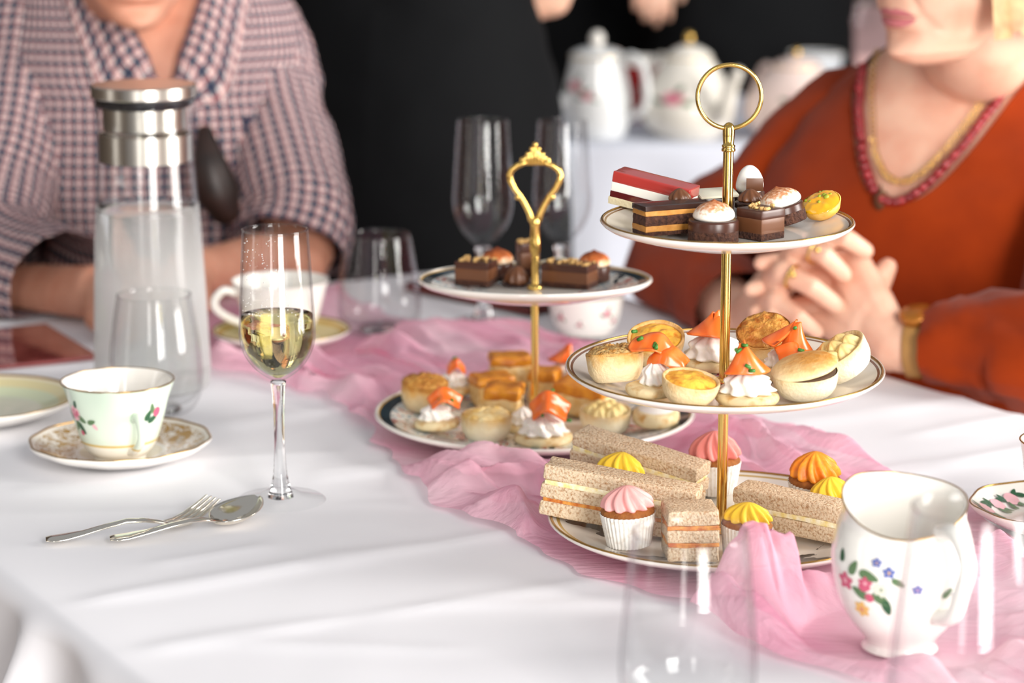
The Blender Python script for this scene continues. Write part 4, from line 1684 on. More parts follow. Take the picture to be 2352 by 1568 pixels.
sandwich('brown bread finger sandwich lying across the back of the bottom tier', V((.0915, 1.725, TZ + .030)), (.102, .026, .034), (math.radians(3), math.radians(9), math.radians(-28)), THREE, 1)
sandwich('triple-decker brown bread sandwich along the edge of the bottom tier', at(1418, 1206, .0205), (.110, .026, .036), (0, math.radians(7), math.radians(-14)), THREE, 2)
sandwich('end-on brown bread sandwich with orange filling seen through the tumbler', at(1584, 1276, .0170), (.035, .042, .034), (math.radians(-4), 0, math.radians(3)), THREE_O, 3)
sandwich('brown bread finger sandwich beside the yellow frosted cupcakes', V((.197, 1.632, TZ + .0205)), (.084, .026, .026), (0, math.radians(3), math.radians(-30)), TWO, 4)


def cupcake(label, px, py, z, rpx, hpx, colr, fr=1.0, rot=(0, 0, 0), fh=.9, n=11, lift=0, pos=None):
    P = V((pos[0], pos[1], z)) if pos else at(px, py, z - TZ)
    k = mpp(P)
    r, h = rpx * k, hpx * k
    P.z += lift
    t = thing('cupcake', label, 'cupcake', P, rot, 'frosted mini cupcakes')
    MB().lathe([(.0003, .0004), (r * .78, .0004), (r * .80, .001), (r * .90, h * .5), (r, h)], 144, lambda a, rr, zz: 1 + (.030 * math.cos(36 * a) if rr > r * .5 else 0), caps=False).build('paper_case', case_m, t)
    MB().lathe([(r * .95, h * .86), (r * .97, h * .98), (r * .99, h * 1.06), (r * .85, h * 1.16), (r * .4, h * 1.24), (.0003, h * 1.25)], 36, caps=False).build('sponge', sponge_m, t)
    o = rosette(r * .86 * fr, r * fh, n, .15, .75, tip=.35).build('frosting', frost[colr], t)
    o.location = (0, 0, h * 1.12)
    return t


cupcake('cupcake with pale pink frosting in front of the stacked sandwiches', 1445, 1265, ZB_, 63, 78, 'pink', 1.02, frot(20, 3, 180), .78)
cupcake('cupcake with coral pink frosting behind the gold rod', 1637, 1156, ZB_, 60, 74, 'coral', 1.05, fh=.95, pos=(.150, 1.732))
cupcake('cupcake with orange frosting towards the milk jug', 1868, 1180, ZB_, 60, 72, 'orange', 1.02, frot(0, 6, -90), .95, lift=.001)
cupcake('cupcake with yellow frosting partly hidden by the milk jug', 1916, 1240, ZB_ + .004, 56, 62, 'yellow', .95, frot(10, -6, 0), .85, pos=(.229, 1.6505))
cupcake('cupcake with yellow frosting sunk behind the gathered runner', 1709, 1278, ZB_, 59, 76, 'yellow', 1.0, frot(0, 4, 0), .7)
cupcake('cupcake with yellow frosting wedged between the sandwiches', 1408, 1184, ZB_, 56, 80, 'yellow', 1.05, frot(0, 10, 20), .85)

# ------------------------------------------------------------------ top tier: sweets


def layer_slice(name, label, c, size, rot, layers, cat='cake slice', group='layered cake slices'):
    t = thing(name, label, cat, c, rot, group)
    tot = sum(l[2] for l in layers)
    z = 0
    for i, (nm, mat, th, ov) in enumerate(layers):
        h = size[2] * th / tot
        sharp(MB().nbox((size[0] * (1 + ov), size[1] * (1 + ov), h * 1.02), (0, 0, z + h / 2), .10 if mat in (jelly_red, choc_dark) else .06, 6, .0005 if mat in (choc_crumb, biscuit_m, caramel_m) else .00025, 300, i).build(nm, mat, t), 50)
        z += h
    return t


layer_slice('jelly_slice', 'layered slice with red jelly top and white cream at the plate edge', wpos(1496, 501, ZT_) + V((0, 0, .0065)), (.058, .021, .0235), (math.radians(2), math.radians(10), math.radians(-24)),
            [('biscuit_base', biscuit_m, .22, .02), ('dark_jelly', jelly_dark, .20, 0), ('cream', cream_white, .28, 0), ('red_jelly', jelly_red, .34, .01)])
layer_slice('opera_slice', 'layered chocolate and caramel slice in front of the red jelly slice', wpos(1542, 534, ZT_), (.050, .020, .0205), (0, 0, math.radians(24)),
            [('base_sponge', choc_crumb, .14, 0), ('caramel_layer', caramel_m, .20, .0), ('sponge_layer', choc_crumb, .34, -.01), ('caramel_layer', caramel_m, .16, .0), ('chocolate_glaze', choc_dark, .17, .015)])


def meringue(r, h, mat, name, t, loc, tip=True):
    pr = [(r * .82, 0), (r * .98, h * .12), (r, h * .3), (r * .9, h * .55), (r * .66, h * .8), (r * .34, h * .95), (r * .15, h * 1.04 if tip else h * .99), (.0003, h * (1.12 if tip else 1.0))]
    o = MB().lathe(smooth_prof(pr, 3), 36, lambda a, rr, zz: 1 + .03 * math.sin(3 * a + zz * 200), caps=False).build(name, mat, t)
    o.location = loc
    return o


def round_cake(label, P, r, h, rot, mat_top, toast, mh, group='chocolate rounds with meringue', split=.45, mr=.82):
    t = thing('chocolate_round', label, 'cake', P, rot, group)
    MB().lathe([(.0003, 0), (r * .97, .0003), (r, .0012), (r * 1.0, h * split)], 40, lambda a, rr, zz: 1 + (.018 * noise.noise(V((math.cos(a) * 9, math.sin(a) * 9, zz * 500))) if rr > .002 else 0), caps=False).build('crumb_base', choc_crumb, t)
    MB().lathe([(r * .995, h * split - .0005), (r * 1.0, h * .9), (r * .97, h), (r * .9, h * .99), (.0003, h * .97)], 40, caps=False).build('ganache', choc_mid, t)
    meringue(r * mr, mh, toast, 'meringue_top', t, (0, 0, h * .97))
    return t


kT = mpp(V((SP.x, SP.y, ZT_)))
round_cake('chocolate round with dusted white meringue in front of the gold rod', wpos(1638, 545, ZT_), 57 * kT, 52 * kT, (0, 0, 0), choc_mid, dust_m, 42 * kT, split=.56)
round_cake('tilted chocolate round with dusted meringue beside the yellow tart', wpos(1804, 519, ZT_) + V((0, 0, .0045)), 52 * kT, 44 * kT, frot(0, -16, -10), choc_mid, dust_m, 42 * kT, split=.6, mr=.95)


def nut_square(label, P, size, rot, nuts, seed=1, group='nut-topped chocolate squares', name='chocolate_square', cover=1.0):
    t = thing(name, label, 'cake', P, rot, group)
    h = size[2]
    sharp(MB().nbox((size[0], size[1], h * .22), (0, 0, h * .11), .1, 5, .0006, 300, seed).build('biscuit_base', choc_crumb, t), 60)
    sharp(MB().nbox((size[0] * .99, size[1] * .99, h * .5), (0, 0, h * .46), .05, 3).build('mousse', choc_milk, t), 40)
    sharp(MB().nbox((size[0] * 1.0, size[1] * 1.0, h * .3), (0, 0, h * .85), .12, 4).build('ganache', choc_mid, t), 60)
    rn = random.Random(seed)
    for k in range(nuts):
        c = V((rn.uniform(-.46, .46) * size[0] * cover, rn.uniform(-.46, .46) * size[1] * cover, h + .0008))
        o = MB().nbox((rn.uniform(.0018, .0036), rn.uniform(.0018, .003), rn.uniform(.0015, .0026)), (0, 0, 0), .2, 1, .0004, 500, k).build('nut_piece', nut_m, t)
        o.location = c
        o.rotation_euler = (rn.uniform(-.5, .5), rn.uniform(-.5, .5), rn.uniform(0, 3))
    return t


nut_square('chocolate ganache square with pale chopped nuts between two meringue rounds', wpos(1746, 537, ZT_), (.0235, .0235, .0205), (0, 0, math.radians(42)), 12, 3)
P = wpos(1893, 511, ZT_)
P.z += .0070
yt = thing('passion_tart', 'small yellow passion fruit curd tart tipped on its side', 'tart', P, frot(0, 30, -130), 'curd tarts')
r_ = 48 * kT
MB().lathe([(.0003, 0), (r_ * .55, .0003), (r_ * .85, .004), (r_ * 1.0, .010), (r_ * .95, .0105)], 40, caps=False).build('pastry_case', M('tart_case', '#f0bf62', .5, col2='#e0a440', nscale=150, bump=.2), yt)
rs = []
for i in range(10):
    q = i / 9
    rr = r_ * .97 * (1 - q) + .0003
    rs.append([V((rr * math.cos(a), rr * math.sin(a), .010 + .0035 * (1 - (1 - q) ** 2.5) + .0012 * noise.noise(V((rr * math.cos(a) * 250, rr * math.sin(a) * 250, 7))))) for a in [2 * PI * j / 40 for j in range(40)]])
MB().rings(rs, True, True).build('curd_filling', curd_m, yt)
rn = random.Random(8)
for k in range(9):
    a, q = rn.uniform(0, 6.28), rn.uniform(.2, .85)
    MB().ball((r_ * q * math.cos(a), r_ * q * math.sin(a), .0145 - .004 * q), rn.uniform(.0010, .0019), 7, 5, disp=.6).build('pistachio_piece', seed_m, yt)


def kiss(r, h, mat, name, t, loc):
    o = rosette(r, h, 9, .07, .35, tip=.45).build(name, mat, t)
    o.location = loc
    return o


def kiss_cake(label, P, r, rot=(0, 0, 0), disc=True, kh=1.0, base=.0):
    t = thing('chocolate_kiss', label, 'chocolate', P, rot, 'piped chocolate kisses')
    if base:
        MB().lathe([(.0003, 0), (r * .95, .0003), (r, .002), (r, base), (.0003, base)], 36, caps=False).build('cake_base', choc_crumb, t)
    if disc:
        MB().lathe([(.0003, base), (r * 1.20, base + .0003), (r * 1.22, base + .0012), (r * 1.17, base + .0018), (.0003, base + .0018)], 40, caps=False).build('chocolate_disc', choc_dark, t)
    kiss(r, r * kh, choc_milk, 'piped_chocolate', t, (0, 0, base + .0016))
    return t


kiss_cake('piped milk chocolate kiss behind the layered caramel slice', wpos(1560, 518.5, ZT_), 26 * kT, disc=False, kh=1.0, base=.0185)
tk = kiss_cake('piped milk chocolate kiss on a dark disc behind the rod', wpos(1722, 507, ZT_), 29 * kT, kh=.95, base=.0140)
sharp(MB().nbox((.012, .0015, .009), (0.004, .010, .026), .1, 1).build('chocolate_plaque', choc_milk, tk), 40)
P = wpos(1720, 492, ZT_)
wd = thing('meringue_cake', 'white meringue dome on a chocolate base at the back of the top tier', 'cake', P)
MB().lathe([(.0003, 0), (.0105, .0003), (.0108, .0115), (.0003, .012)], 36, caps=False).build('cake_base', choc_crumb, wd)
meringue(.0098, .0190, meringue_m, 'meringue_dome', wd, (0, 0, .0115), tip=False)
P = wpos(1644, 496, ZT_)
wp = thing('plaque_cake', 'dark cake with a white chocolate plaque behind the rod of the top tier', 'cake', P, (0, 0, math.radians(12)), 'white chocolate topped cakes')
sharp(MB().nbox((.022, .018, .0125), (0, 0, .00625), .08, 3).build('cake_base', choc_dark, wp), 40)
o = MB().nbox((.028, .019, .0016), (0, 0, 0), .1, 2).build('white_chocolate_plaque', whitechoc, wp)
o.location = (.000, -.001, .0150)
o.rotation_euler = (math.radians(10), math.radians(-2), 0)
sharp(o, 40)

# ------------------------------------------------------------------ two-tier stand: upper plate
k2 = mpp(V((LP.x, LP.y, ZT2_)))
nut_square('nut-topped chocolate square near the patterned rim of the upper plate', wpos(1094, 652, ZT2_), (.030, .022, .0195), (0, 0, math.radians(-22)), 22, 11)
round_cake('chocolate round with toasted meringue beside the nut-topped square', wpos(1142, 634, ZT2_) + V((0, 0, .0005)), 37 * k2, 34 * k2, (0, 0, 0), choc_mid, toast_m, 34 * k2, mr=1.0)
kiss_cake('chocolate kiss on a dark disc beside the rod of the two-tier stand', wpos(1186, 652, ZT2_), 29 * k2, frot(0, 8, -60), kh=1.25, base=0)
nut_square('upright chocolate cube crowned with golden nuts behind the rod', wpos(1212, 628, ZT2_), (.017, .017, .0275), (0, 0, math.radians(15)), 26, 13, name='nut_cube', cover=1.05)
nut_square('long nut-topped chocolate slab to the handle side of the rod', wpos(1308, 654, ZT2_), (.042, .024, .0195), (0, 0, math.radians(-24)), 26, 17)
round_cake('chocolate round with toasted meringue behind the long nut-topped slab', wpos(1364, 644, ZT2_), 37 * k2, 36 * k2, (0, 0, 0), choc_mid, toast_m, 34 * k2, mr=1.0)
P = wpos(1285, 634, ZT2_)
wp = thing('plaque_cake', 'dark cake with a pale diamond plaque on the patterned upper plate', 'cake', P, (0, 0, math.radians(45)), 'white chocolate topped cakes')
sharp(MB().nbox((.019, .019, .0125), (0, 0, .00625), .08, 3).build('cake_base', choc_dark, wp), 40)
o = sharp(MB().nbox((.024, .024, .0016), (0, 0, .0140), .1, 2).build('white_chocolate_plaque', whitechoc, wp), 40)

# ------------------------------------------------------------------ two-tier stand: lower plate
mini_pie('browned mini pie at the patterned rim of the lower plate', 975, 935, ZB2_, 54, 66, frot(0, 6, -70), lid=pastry_gold, seed=21, lift=.003)


def pastry_square(label, P, size, rot, seed):
    t = thing('pastry_square', label, 'pastry', P, rot, 'golden pastry squares')
    MB().nbox((size[0] * .97, size[1] * .97, size[2] * .72), (0, 0, size[2] * .36), .14, 5, .0014, 120, seed).build('pastry_body', M('pastry_crumb', '#f0d9a4', .6, col2='#e0b670', nscale=120, bump=.4, bscale=300), t)
    rs = MB().nbox((size[0] * 1.02, size[1] * 1.02, size[2] * .36), (0, 0, size[2] * .84), .3, 6, .0018, 110, seed + 3)
    rs.build('baked_top', M('pastry_baked_top', '#e0962c', .32, col2='#b8661a', nscale=90, lo=.4, hi=.7, bump=.35, bscale=260, spec=.5), t)
    return t


pastry_square('golden pastry square right behind the front pale tart', wpos(1158, 952, ZB2_), (.031, .026, .031), frot(-12, 4, -90), 1)
pastry_square('golden pastry square behind the salmon and browned pie', wpos(1130, 915, ZB2_), (.034, .028, .026), frot(18, 0, 0), 2)
pastry_square('tall golden pastry square at the back of the lower plate', wpos(1172, 888, ZB2_), (.036, .028, .027), frot(5, 0, 0), 3)
pastry_square('golden pastry square right behind the gold rod of the lower plate', wpos(1252, 910, ZB2_), (.026, .024, .030), frot(-20, 0, 0), 4)
pastry_square('large golden pastry square beside the rod and front salmon', wpos(1340, 936, ZB2_), (.046, .034, .026), frot(-26, 6, -60), 5)
pastry_square('golden pastry square hidden behind the large one', wpos(1356, 906, ZB2_), (.032, .028, .026), frot(20, 0, 0), 6)
blini('salmon blini beside the browned pie on the lower patterned plate', 1003, 978, ZB2_, 53, frot(0, 4, 120), (.66, .75), [('drape', (.45, -.1, .75), (.82, .55, .55), (38, 0, 5), 2.6)], [(.2, -.5, .95), (.55, -.62, .85), (.75, -.6, .92)], lift=.003)
blini('salmon blini in front of the rod on the lower patterned plate', 1248, 998, ZB2_, 68, frot(0, 0, 0), (.72, .72), [('drape', (.25, -.1, .80), (.75, .55, .62), (42, 0, -6), 2.5)], [(-.05, -.55, .80), (.85, -.2, .5), (.3, .3, 1.4)])
mini_pie('pale mini tart between the two front salmon blinis', 1117, 990, ZB2_, 58, 58, frot(0, 0, 0), lid=M('tart_top_pale', '#f0dca8', .5, col2='#e2b867', nscale=120, bump=.3), seed=31, shell=pastry_white)
potato_tart('pale tart with piped potato on the lower patterned plate', 1390, 974, ZB2_, 60, 50, frot(0, 6, -90), lift=.002)
blini('flat salmon blini at the far back of the lower plate', 1042, 906, ZB2_, 41, (0, 0, 0), (.7, .9), [('drape', (.1, 0, 1.0), (.55, .5, .55), (35, 0, 10), 1.2)], [(.1, -.2, 1.6)])
blini('salmon blini peeking out behind the rod of the lower plate', 1296, 888, ZB2_, 42, (0, 0, 0), (.7, .9), [('peak', (.0, 0, .75), (.7, 1.1), (0, 12, 0), .5)], [])
P = wpos(1506, 978, ZB2_)
fl = thing('scone_half', 'flat pale scone half at the rim nearest the sandwiches', 'scone', P, frot(0, 5, -90))
MB().lathe([(.0003, 0), (.0185, .0004), (.0195, .004), (.019, .009), (.016, .0115), (.0003, .012)], 36, lambda a, rr, zz: 1 + .04 * noise.noise(V((math.cos(a) * 1.6, math.sin(a) * 1.6, 2))), caps=False).build('scone_body', blini_m, fl)
MB().lathe([(.015, .0112), (.012, .0132), (.0003, .0142)], 30, caps=False).build('cream_layer', cream_m, fl)
P = wpos(1202, 972, ZB2_)
cs = thing('cream_blini', 'small blini with a cream swirl wedged by the pale front tart', 'blini', P)
MB().lathe([(.0003, 0), (.0135, .0003), (.0142, .003), (.013, .0058), (.0003, .006)], 32, caps=False).build('pancake', blini_m, cs)
rosette(.0095, .014, 9, .15, .9, tiers=2).build('cream_swirl', cream_m, cs).location = (0, 0, .0055)


def settle():
    """let every piece of food come to rest on the dished plate under it"""
    bpy.context.view_layer.update()
    for f in [o for o in bpy.data.objects if o not in BEFORE_FOOD and o.parent is None]:
        best = None
        for po, R, depth in PLATES:
            c = po.matrix_world.translation
            if math.hypot(f.location.x - c.x, f.location.y - c.y) < R * 1.15 and abs(f.location.z - c.z) < .05:
                if best is None or abs(f.location.z - c.z) < best[0]:
                    best = (abs(f.location.z - c.z), po, R, depth)
        if not best:
            continue
        _, po, R, depth = best
        inv = po.matrix_world.inverted()
        pen = -1.0
        for ch in f.children_recursive:
            if ch.type != 'MESH':
                continue
            Mx = inv @ ch.matrix_world
            vs = ch.data.vertices
            pts = [v.co for v in vs]
            for f4 in ch.data.polygons:          # large faces: sample between their corners too
                q = [vs[i].co for i in f4.vertices]
                if len(q) == 4 and (q[0] - q[2]).length > .006:
                    pts += [(q[0] * (4 - i) + q[1] * i) * (4 - j) / 16 + (q[3] * (4 - i) + q[2] * i) * j / 16 for i in range(5) for j in range(5)]
            for co in pts:
                p = Mx @ co
                if p.z > .04:
                    continue
                r = math.hypot(p.x, p.y)
                if r > R:
                    continue
                t = max(0.0, (r / R - .58) / .42)
                z = .0003 + depth * t ** 1.35 + (.001 if r > .965 * R else 0)
                pen = max(pen, z - p.z)
        if pen > -.03:
            f.location.z += pen - .0003


settle()

# ------------------------------------------------------------------ tea service table behind
def draped_table(nm, x0, x1, y0, y1, top, mat, label, labelt, seed=0, overh=.6):
    t = thing('side_table', labelt, 'table', ((x0 + x1) / 2, (y0 + y1) / 2, 0))
    MB().nbox((x1 - x0 - .02, y1 - y0 - .02, .03), (0, 0, top - .0235), .1, 1).build('table_top', wood, t, False)
    for sx in (-1, 1):
        for sy in (-1, 1):
            MB().tube([(sx * ((x1 - x0) / 2 - .08), sy * ((y1 - y0) / 2 - .08), 0), (sx * ((x1 - x0) / 2 - .08), sy * ((y1 - y0) / 2 - .08), top - .04)], .02, 8).build('leg', MATS['leg_steel'], t)

    def P(x, y):
        R = .012
        dx = x - x1 if x > x1 else (x - x0 if x < x0 else 0)
        dy = y - y1 if y > y1 else (y - y0 if y < y0 else 0)
        d = max(abs(dx), abs(dy))
        cx, cy = max(x0, min(x1, x)), max(y0, min(y1, y))
        if d == 0:
            return V((cx, cy, top + .001))
        o = V(((1 if dx > 0 else -1) * abs(dx) / d if dx else 0, (1 if dy > 0 else -1) * abs(dy) / d if dy else 0, 0))
        an = min(d / R, PI / 2)
        s = cx if dy else cy
        wv = (.03 * math.sin(s * 21 + seed) + .012 * math.sin(s * 47 + 1 + seed)) * min(1, max(0, d - R) / .25)
        return V((cx, cy, top + .001 - R * (1 - math.cos(an)) - max(0, d - R * PI / 2))) + o * (R * math.sin(an) + .025 * min(1, d / .3) + wv)
    xs = axis(x0, x1, overh, .03)
    ys = axis(y0, y1, overh, .03)
    o = MB().rings([[P(x, y) for y in ys] for x in xs], False, False).build(nm, mat)
    tag(o, label, 'tablecloth')


draped_table('tablecloth', -.35, 1.45, 3.82, 4.50, .75, M('cloth_bluewhite', '#dfe3ef', .85, spec=.15), 'white cloth hanging in folds under the teapots', 'service table under the teapots, hidden by its white cloth')
draped_table('tablecloth', .55, 1.7, 5.25, 6.7, .75, M('cloth_pink', '#eec3c0', .85, spec=.15), 'pink cloth on a table far behind the woman', 'table far behind the woman, hidden by its pink cloth', 2)

china_bg = M('teapot_china', '#f0ebe0', .12, coat=.5)


def teapot(label, px, basey, pts, lidpts, knobmat, knob, mat, hdir, sdir, hz, sz, prints, k=1.0):
    P = at(px, basey, .002)
    t = thing('teapot', label, 'teapot', P, group='china teapots on the service table')
    pr = smooth_prof(prof(P, pts), 3)
    R = lookup(pr)
    MB().lathe([(.0003, .001)] + pr, 48, caps=False).build('body', mat, t)
    lp = smooth_prof(prof(P, lidpts), 3)
    lid = MB().lathe(lp + [(.0003, lp[-1][1])], 40, caps=False).build('lid', mat, t)
    zk, rk = zat(knob[0], P) - P.z, knob[1] * mpp(P)
    MB().ball((0, 0, zk), rk, 12, 8, (1, 1, 1.2)).tube([(0, 0, lp[-1][1] - .002), (0, 0, zk)], rk * .5, 10).build('knob', knobmat, lid)
    MB().tube([(pr[-1][0] * math.cos(2 * PI * i / 48), pr[-1][0] * math.sin(2 * PI * i / 48), pr[-1][1]) for i in range(48)], .0014, 6, closed=True).build('gilt_rim', gold, t)
    d = V((math.cos(hdir), math.sin(hdir), 0))
    z1, z0 = hz
    pts_ = [d * (R(z1) - .003) + V((0, 0, z1)), d * (R(z1) + .022) + V((0, 0, z1 + .014)), d * (R(z1) + .045) + V((0, 0, z1 - .005)), d * (R(z0) + .040) + V((0, 0, (z0 + z1) / 2 - .01)), d * (R(z0) + .022) + V((0, 0, z0 + .006)), d * (R(z0) - .003) + V((0, 0, z0))]
    MB().tube(cat_pts(pts_), .0058, 10).build('handle', mat, t)
    d = V((math.cos(sdir), math.sin(sdir), 0))
    zs0, zs1 = sz
    sp = [d * (R(zs0) - .008) + V((0, 0, zs0)), d * (R(zs0) + .022) + V((0, 0, zs0 + .014)), d * (R(zs0) + .036) + V((0, 0, (zs0 + zs1) / 2 + .01)), d * (R(zs0) + .056) + V((0, 0, zs1))]
    q = cat_pts(sp)
    MB().tube(q, [.017 - .0095 * i / (len(q) - 1) for i in range(len(q))], 12).build('spout', mat, t)
    p = Print(cup_surf(pr, -PI / 2, .001))
    for x, z, r in prints:
        p.rose((x, z), r)
    p.build(t)
    return t


def cat_pts(pts_, k=5):
    sp = []
    for i in range(len(pts_) - 1):
        p0, p1, p2, p3 = pts_[max(i - 1, 0)], pts_[i], pts_[i + 1], pts_[min(i + 2, len(pts_) - 1)]
        for j in range(k):
            q = j / k
            sp.append(0.5 * (2 * p1 + (p2 - p0) * q + (2 * p0 - 5 * p1 + 4 * p2 - p3) * q * q + (3 * p1 - p0 - 3 * p2 + p3) * q ** 3))
    sp.append(pts_[-1])
    return sp


teapot('tall white coffee pot with white knob beside the black skirt', 1370, 312, [(66, 318), (64, 310), (76, 285), (80, 250), (76, 210), (66, 165), (60, 135), (62, 128)], [(63, 128), (56, 118), (36, 110), (16, 106)], china, (90, 17), M('teapot_white', '#eceeee', .12, coat=.5),
       math.radians(-35), math.radians(190), (.120, .035), (.05, .140), [(-.03, .085, .010), (-.012, .07, .007)])
teapot('round cream teapot with gold knob between the other two pots', 1580, 312, [(72, 320), (70, 312), (98, 290), (110, 260), (104, 220), (82, 175), (58, 140), (54, 132)], [(56, 133), (48, 120), (28, 108), (12, 102)], gold, (86, 11), china_bg,
       math.radians(125), math.radians(-58), (.110, .04), (.04, .118), [(-.016, .068, .011)])
teapot('pink-tinged teapot with gold knob beside the orange sleeve', 1826, 314, [(80, 322), (78, 314), (108, 290), (120, 255), (112, 215), (86, 180), (60, 158), (56, 152)], [(58, 153), (48, 140), (26, 132), (12, 128)], gold, (120, 9), M('teapot_pink', '#efd8cf', .12, coat=.5),
       math.radians(120), math.radians(-70), (.095, .03), (.04, .105), [(.0, .07, .009)])
P = at(1478, 290, .002)
P.y += .08
rb = thing('sugar_bowl', 'red bowl with white rim between two teapots', 'bowl', P)
MB().lathe([(.0003, 0), (.022, .001), (.028, .02), (.034, .07), (.036, .095)], 36, caps=False).build('body', M('red_glaze', '#a01c18', .25), rb)
MB().lathe([(.036, .095), (.037, .108), (.033, .108), (.031, .08), (.0003, .06)], 36, caps=False).build('rim', china, rb)
P = at(1872, 225, .002)
sb = thing('stacked_dish', 'pale grey dish behind the pink-tinged teapot', 'dish', P)
MB().lathe([(.0003, 0), (.03, .001), (.045, .05), (.05, .082), (.046, .083), (.040, .05), (.0003, .04)], 36, caps=False).build('body', M('grey_china', '#b9bcc0', .3), sb)
MB().tube([(.05 * math.cos(2 * PI * i / 40), .05 * math.sin(2 * PI * i / 40), .0825) for i in range(40)], .0015, 6, closed=True).build('rim', china, sb)
for k, (px, Y, lab) in enumerate(((1915, 5.6, 'tumbler on the far pink table, farther from the teapots'), (1975, 5.9, 'tall tumbler on the far pink table behind the woman'))):
    q = V(((px - 1176) / FPX * Y, Y, .7525))
    gt = thing('far_tumbler', lab, 'glass', q)
    MB().lathe([(.0003, 0), (.028, .001), (.034, .05), (.036, .11), (.034, .11), (.03, .01)], 28, caps=False).build('bowl', glass, gt)

# ------------------------------------------------------------------ people
skin_w = M('skin_fair', '#eec0a6', .5, sss=.25, col2='#e2a68c', nscale=28, lo=.4, hi=.75, bump=.06, bscale=220)
skin_m = M('skin_ruddy', '#dc9f84', .5, sss=.25, col2='#c98468', nscale=24, lo=.4, hi=.75, bump=.06, bscale=220)
lip_m = M('lips', '#c9767a', .4)
black_cloth = M('black_cloth', '#0c0d0f', .85, bump=.1, bscale=60, spec=.15)
rust = M('rust_knit', '#983403', .85, col2='#862b02', nscale=14, bump=.15, bscale=500, sheen=.1, spec=.15)
checks = shirt_check('checked_shirt')
hair_b = M('blonde_hair', '#b8935f', .5, col2='#997246', nscale=60, bump=.5, bscale=120)
hair_d = M('brown_hair', '#4a3424', .5, col2='#3a281b', nscale=60, bump=.4, bscale=120)
hair_g = M('grey_hair', '#9a948c', .5, col2='#7f7a72', nscale=60, bump=.4, bscale=120)


def Rz(phi):
    return Matrix.Rotation(math.radians(phi), 4, 'Z')


def interp_rows(rows, k):
    out = []
    n = len(rows)
    for i in range(n - 1):
        p0, p1, p2, p3 = rows[max(i - 1, 0)], rows[i], rows[i + 1], rows[min(i + 2, n - 1)]
        for j in range(k):
            t = j / k
            out.append(tuple(0.5 * (2 * b + (c - a) * t + (2 * a - 5 * b + 4 * c - d) * t * t + (3 * b - a - 3 * c + d) * t ** 3) for a, b, c, d in zip(p0, p1, p2, p3)))
    out.append(rows[-1])
    return out


def torso(rows, seg=57, grow=0.0, hole=None, wrinkle=0.0, T=Matrix(), k=6, power=2.3):
    """rows: (z, cy, rx, ry); local frame faces -Y. Returns a mesh with UVs in metres"""
    rows = interp_rows(rows, k)
    mb = MB()
    cols = seg + 1
    arc = 0
    pz = rows[0]
    for i, (z, cy, rx, ry) in enumerate(rows):
        arc += math.hypot(z - pz[0], (rx - pz[2]) * .8)
        pz = (z, cy, rx, ry)
        for j in range(cols):
            a = PI / 2 + 2 * PI * j / seg
            e = 2 / power
            if hole:
                hw = hole(z)
                if hw > 0:
                    p0 = math.asin(min(.999, (hw / (rx + grow)) ** (1 / e)))
                    ph = a - 1.5 * PI
                    a = 1.5 * PI + (1 if ph > 0 else -1) * (p0 + abs(ph) * (1 - p0 / PI))
            ca, sa = math.cos(a), math.sin(a)
            x = (rx + grow) * (abs(ca) ** e) * (1 if ca > 0 else -1)
            y = cy + (ry + grow) * (abs(sa) ** e) * (1 if sa > 0 else -1)
            p = V((x, y, z))
            if wrinkle:
                w_ = noise.noise(V((x * 9, y * 9, z * 16))) + .6 * noise.noise(V((x * 24, y * 20, z * 30)))
                p += V((ca, sa, 0)) * w_ * wrinkle
            mb.uv[len(mb.v)] = (2 * PI * j / seg * .185, arc)
            mb.v.append(tuple(p))
    for i in range(len(rows) - 1):
        for j in range(seg):
            f = (i * cols + j, i * cols + j + 1, (i + 1) * cols + j + 1, (i + 1) * cols + j)
            if hole and j == seg // 2 and hole(rows[i][0]) > 0:
                continue
            mb.f.append(f)
    return mb.xf(T)


def sleeve(pts, radii, seg=28, wrinkle=.0, k=6, flat=1.0):
    """fabric tube along a limb with UVs in metres"""
    P_ = cat_pts([V(p) for p in pts], k)
    n0 = len(pts)
    rad = []
    for i in range(len(P_)):
        t = i / (len(P_) - 1) * (n0 - 1)
        q = min(int(t), n0 - 2)
        rad.append(radii[q] + (radii[q + 1] - radii[q]) * (t - q))
    mb = MB()
    prev = None
    arc = 0
    for i, c in enumerate(P_):
        t = (P_[min(i + 1, len(P_) - 1)] - P_[max(i - 1, 0)]).normalized()
        if prev is None:
            x = t.orthogonal().normalized()
        else:
            x = (prev - t * prev.dot(t)).normalized()
        prev = x
        y = t.cross(x)
        if i:
            arc += (c - P_[i - 1]).length
        for j in range(seg + 1):
            a = 2 * PI * j / seg
            r = rad[i]
            if wrinkle:
                r += wrinkle * (noise.noise(V((math.cos(a) * 1.5, math.sin(a) * 1.5, arc * 22))) + .7 * noise.noise(V((math.cos(a) * 3, math.sin(a) * 3, arc * 55 + 7))))
            mb.uv[len(mb.v)] = (a * .055, arc)
            mb.v.append(tuple(c + x * math.cos(a) * r + y * math.sin(a) * r))
    for i in range(len(P_) - 1):
        for j in range(seg):
            mb.f.append((i * (seg + 1) + j, i * (seg + 1) + j + 1, (i + 1) * (seg + 1) + j + 1, (i + 1) * (seg + 1) + j))
    return mb


